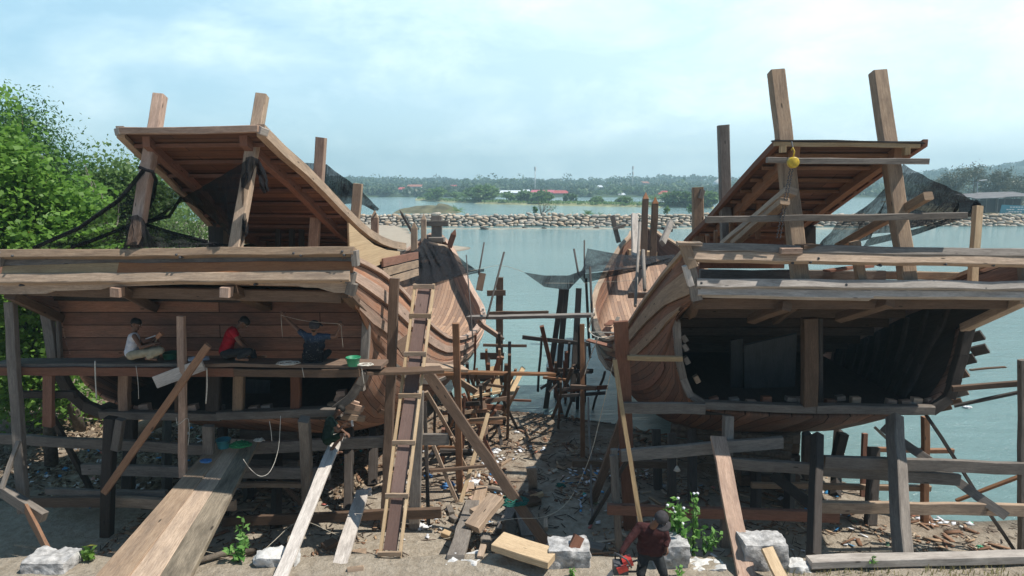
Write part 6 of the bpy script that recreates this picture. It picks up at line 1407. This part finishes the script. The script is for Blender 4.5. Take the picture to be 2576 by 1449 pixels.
scatter('wood_chips','wood chips and shavings strewn over the sand',3600,reg(-8,12,11.4,23,.08,.7,1),(.045,.018,.006),chipm)
scatter('wood_scraps','broken wood scraps strewn on the ground around the boats',420,reg(-8,11,11.4,22,.1,.6,2),(.16,.035,.02),chipm,.15,.02)
twm=rndmat('dark_twigs',[(0,(.03,.022,.018)),(.6,(.09,.06,.045)),(1,(.2,.15,.11))])
scatter('twigs','dark twigs and bark bits on the sandy ground',2200,reg(-8,12,11.2,23,-.25,.9,3),(.11,.008,.008),twm,.2)
leafm=rndmat('dry_leaf_litter',[(0,(.09,.06,.04)),(.4,(.2,.14,.09)),(.8,(.34,.27,.19)),(1,(.42,.36,.28))])
scatter('leaf_litter','dry leaf litter covering the shore left of the left boat',9000,reg(-14,-3.5,14.3,24,-.6,.7,4),(.05,.03,.004),leafm,.8,.02)
plm=rndmat('plastic_litter_mix',[(0,(.7,.7,.72)),(.62,(.6,.62,.65)),(.66,(.05,.25,.5)),(.78,(.1,.35,.6)),(.8,(.03,.35,.2)),(.86,(.5,.06,.04)),(.9,(.6,.58,.5)),(1,(.75,.75,.75))],.5)
scatter('plastic_litter','small white, blue and green plastic litter between the boats',230,reg(-2.6,3.5,12.5,18,.1,.9,5),(.045,.03,.012),plm,.6,.03)
scatter('plastic_litter','small white and green paper litter on the shore beneath the right boat',110,reg(3,12,11.8,15.5,.1,.8,6),(.06,.035,.006),plm,.4,.02)
scatter('plastic_litter','pale shells and paper scraps on the leaf litter at the left',300,reg(-12,-4,14,22,-.1,.8,7),(.05,.035,.01),plm,.6,.03)
def crumpled(label,c,r,m,seed,name='plastic_bag',cat='bag'):
    c=V(c); mb=MB(); mb.blob(c+V((0,0,r*.25)),r,r*.7,r*.45,seed,.9,18); return obj(name,mb,m,label,cat)
for k,(x,y,r,m,lab) in enumerate(((1190,1225,.2,WPLA,'largest crumpled white bag on the sand behind the lumber pile'),(1246,1135,.13,WPLA,'white crumpled bag beside the shadow edge between the boats'),(1128,1226,.16,BPLA,'crumpled blue bag left of the largest white bag'),(1060,1330,.12,WPLA,'white bag at the foot of the thick grey post'),(920,1240,.16,WPLA,'white bag in the shade left of the ladder ramp'),
 (1215,1085,.09,BPLA,'small blue bag by the stakes beneath the bow staging'),(1410,1225,.1,GNET2,'green blue wrapper in the shade of the right boat'),(1238,1196,.07,BPLA,'small bright blue wrapper beyond the white bag'),(2075,1183,.12,BPLA,'pale blue plastic scrap under the right boat beside the grey post'),(2465,1378,.07,GRNB,'small green carton lying on the sand at the right'),(1078,1200,.1,BPLA,'blue scrap between the grey posts right of the ladder'),(1300,1090,.08,WPLA,'small white wrapper beneath the sticks in the gap'))):
    crumpled(lab,G(x,y),r,m,k)
crumpled('white foam float drifting on the water right of the right boat',V((P(2432,1027,20).x,zr(2432,1027,WZ).y,WZ)),.12,WPLA,40,'foam_float','float').location.x=zr(2432,1027,WZ).x
for k,(a,b,wp) in enumerate((((300,1070,'g'),(140,1045,'g'),30),((120,1060,'g'),(20,1075,'g'),22),((230,1045,'g'),(330,1065,'g'),26))):
    a=G(a[0],a[1])+V((0,0,.2));b=G(b[0],b[1])+V((0,0,.25)); obj('heap_plank',MB().beam(a,b,px(wp,a)*.7,.1,wob=.02),[W_RED,W_RUST,W_BRN][k],['reddish plank heaped behind the left staging, nearest the boat','orange board end in the heap at the far left','brown plank on the litter heap behind the orange posts'][k],'plank')
# ================================================================ TREES ON THE LEFT SHORE
def tree(label,blobs,n,size,m,base,name='shore_tree',up=.5,asp=.8,trunk_r=.16,edge=.12):
    """blobs: (x,y,Y,rx,rz) in picture units for lobes of the crown"""
    bp=V(base); o=thing(name,label,'tree',bp); B=[]
    for x,y,Y,rx,rz in blobs: c=P(x,y,Y); B.append((c,px(rx,c),px(rz,c)))
    wts=np.array([b[1]*b[2] for b in B]); wts/=wts.sum(); 
    # clumps first, then leaves round each clump
    nk=int(n/38); ci=RS.choice(len(B),nk,p=wts); d=RS.normal(size=(nk,3)); d/=np.linalg.norm(d,axis=1)[:,None]; rad=(.35+.72*RS.rand(nk)**.6)[:,None]
    cc=np.array([tuple(B[i][0]) for i in ci]); rr=np.array([[B[i][1],B[i][1]*.8,B[i][2]] for i in ci]); cl_=cc+d*rr*rad
    sub=RS.randint(0,nk,n); sg=edge*2.4; c=cl_[sub]+RS.normal(size=(n,3))*np.array([sg,sg,sg*.75]); v,f=leafverts(c,size,up,asp)
    tone=RS.rand(nk); rn=np.clip(tone[sub]*.45+RS.rand(n)*.56,0,1)
    q=fastmesh('crown',v,f,m,rn,parent=o,loc=bp); q.location=(0,0,0)
    mb=MB(); top=max(B,key=lambda b:b[0].z)[0]; top=lerp(top,B[0][0],.7)-V((0,0,.3)); mid=lerp(bp,top,.35)+V((.2,0,0)); mb.tube([bp,mid,lerp(mid,top,.6),top],trunk_r,8,trunk_r*.25)
    part('trunk',mb,BARK,o); mb=MB()
    for i in range(0,nk,max(1,nk//26)): e=V(cl_[i]); s0=lerp(bp,top,random.uniform(.3,.7)); mb.tube([s0,lerp(s0,e,.5)+V((0,0,.2)),e],trunk_r*.3,5,.015)
    part('limbs',mb,BARK,o); return o
tree('big round-leaved tree crowding the left edge, with a few orange leaves',[(30,470,15.5,100,100),(120,560,16,105,100),(10,370,16,45,70),(200,530,17,50,60),(60,600,15,120,60),(90,760,16,90,90),(20,880,15.5,70,110),(110,900,16.5,60,70),(-60,600,15,120,250),(170,640,17,90,60),(60,980,16.5,90,60),(5,245,16,14,12)],30000,.125,LF_A,(-11.5,16.2,.1),edge=.12,asp=1.0)
tree('dark fine-leaved tree rising behind the round-leaved one at the left edge',[(60,380,22,85,70),(20,320,22,60,50),(110,420,22,60,50),(130,440,23,50,40),(150,480,23,70,50),(30,300,22,40,30)],16000,.12,LF_B,(-15,22,.2),asp=.45,edge=.2)
tree('pale sparse-leaved tree between the two port roof posts of the left boat',[(280,470,24,60,45),(330,450,24,50,40),(240,500,25,60,40),(300,540,24,90,60),(270,415,24,22,14),(360,500,24,60,50),(200,460,26,40,30)],9000,.14,LF_C,(-13.5,24,.1),edge=.2)
tree('olive feathery tree seen through the net beneath the left boat roof',[(430,560,30,70,60),(480,580,30,60,60),(500,530,30,40,35),(380,560,28,60,60),(520,600,31,40,50)],7000,.17,LF_C,(-14.5,30,.1),asp=.35,edge=.3)
tree('dense shrub mass low behind the left stern post',[(60,800,18,60,60),(90,860,18,50,70),(40,960,18,60,60),(170,985,19,40,40),(120,830,17,40,60)],9000,.14,LF_A,(-12.2,18.5,.1),'shore_shrub',edge=.2)
tree('pale green shrub on the shore behind the roof of the left boat',[(330,600,33,60,40),(240,610,32,60,40),(430,620,36,60,30)],3000,.2,LF_C,(-18,33,.1),'shore_shrub',edge=.3)
# dead twigs standing above the crown
o=thing('dead_sapling','bare grey twiggy sapling rising in front of the trees at the left','sapling',P(260,640,20)); b=P(260,640,20); mb=MB()
for x,y in ((208,400),(215,430),(235,455),(190,470),(300,500),(250,470)): e=P(x,y,20+random.random()); mb.tube([b,lerp(b,e,.5)+V((.2,0,.1)),e],.02,5,.006)
part('twigs',mb,W_GREY,o)
tin=thing('shack_roof','rusty corrugated shack glimpsed through the trees behind the black net','shack',V((-17,32,0))); a=P(265,610,30);b=P(370,590,30)
part('roof',MB().prism([a,V((b.x,30,a.z)),b,V((a.x,30,b.z))],[a+V((0,3,.3)),V((b.x,33,a.z+.3)),b+V((0,3,.3)),V((a.x,33,b.z+.3))]),MATS['rusty_sheet_roof'],tin)
part('wall',MB().prism([V((a.x+.1,30.2,-.1)),V((b.x-.1,30.2,-.1)),V((b.x-.1,30.2,a.z)),V((a.x+.1,30.2,a.z))],[V((a.x+.1,32.8,-.1)),V((b.x-.1,32.8,-.1)),V((b.x-.1,32.8,a.z)),V((a.x+.1,32.8,a.z))]),W_GREY,tin)

# bolt heads on the stern rails
def bolts(root,b,pts,s_,r=.022):
    for x,y in pts:
        p=PB(b,x,y,s_); part('bolt_head',MB().lathe(p,[(0,-.012),(r*.8,-.01),(r,.0),(r,.12)],8,axes(b)[2]),IRON,root)
bolts(LB,'L',((30,644),(443,641),(452,648),(738,637),(756,643),(860,633),(865,642),(20,706),(418,703),(436,708),(566,700),(853,697),(858,706)),-1.68)
bolts(RB,'R',((1738,655),(1995,662),(2040,660),(2216,668),(2380,665),(2500,668),(1765,712),(2130,716),(2380,724),(2480,726),(2060,650)),-1.68)
bolts(LB,'L',((50,718),(640,716)),-1.66)
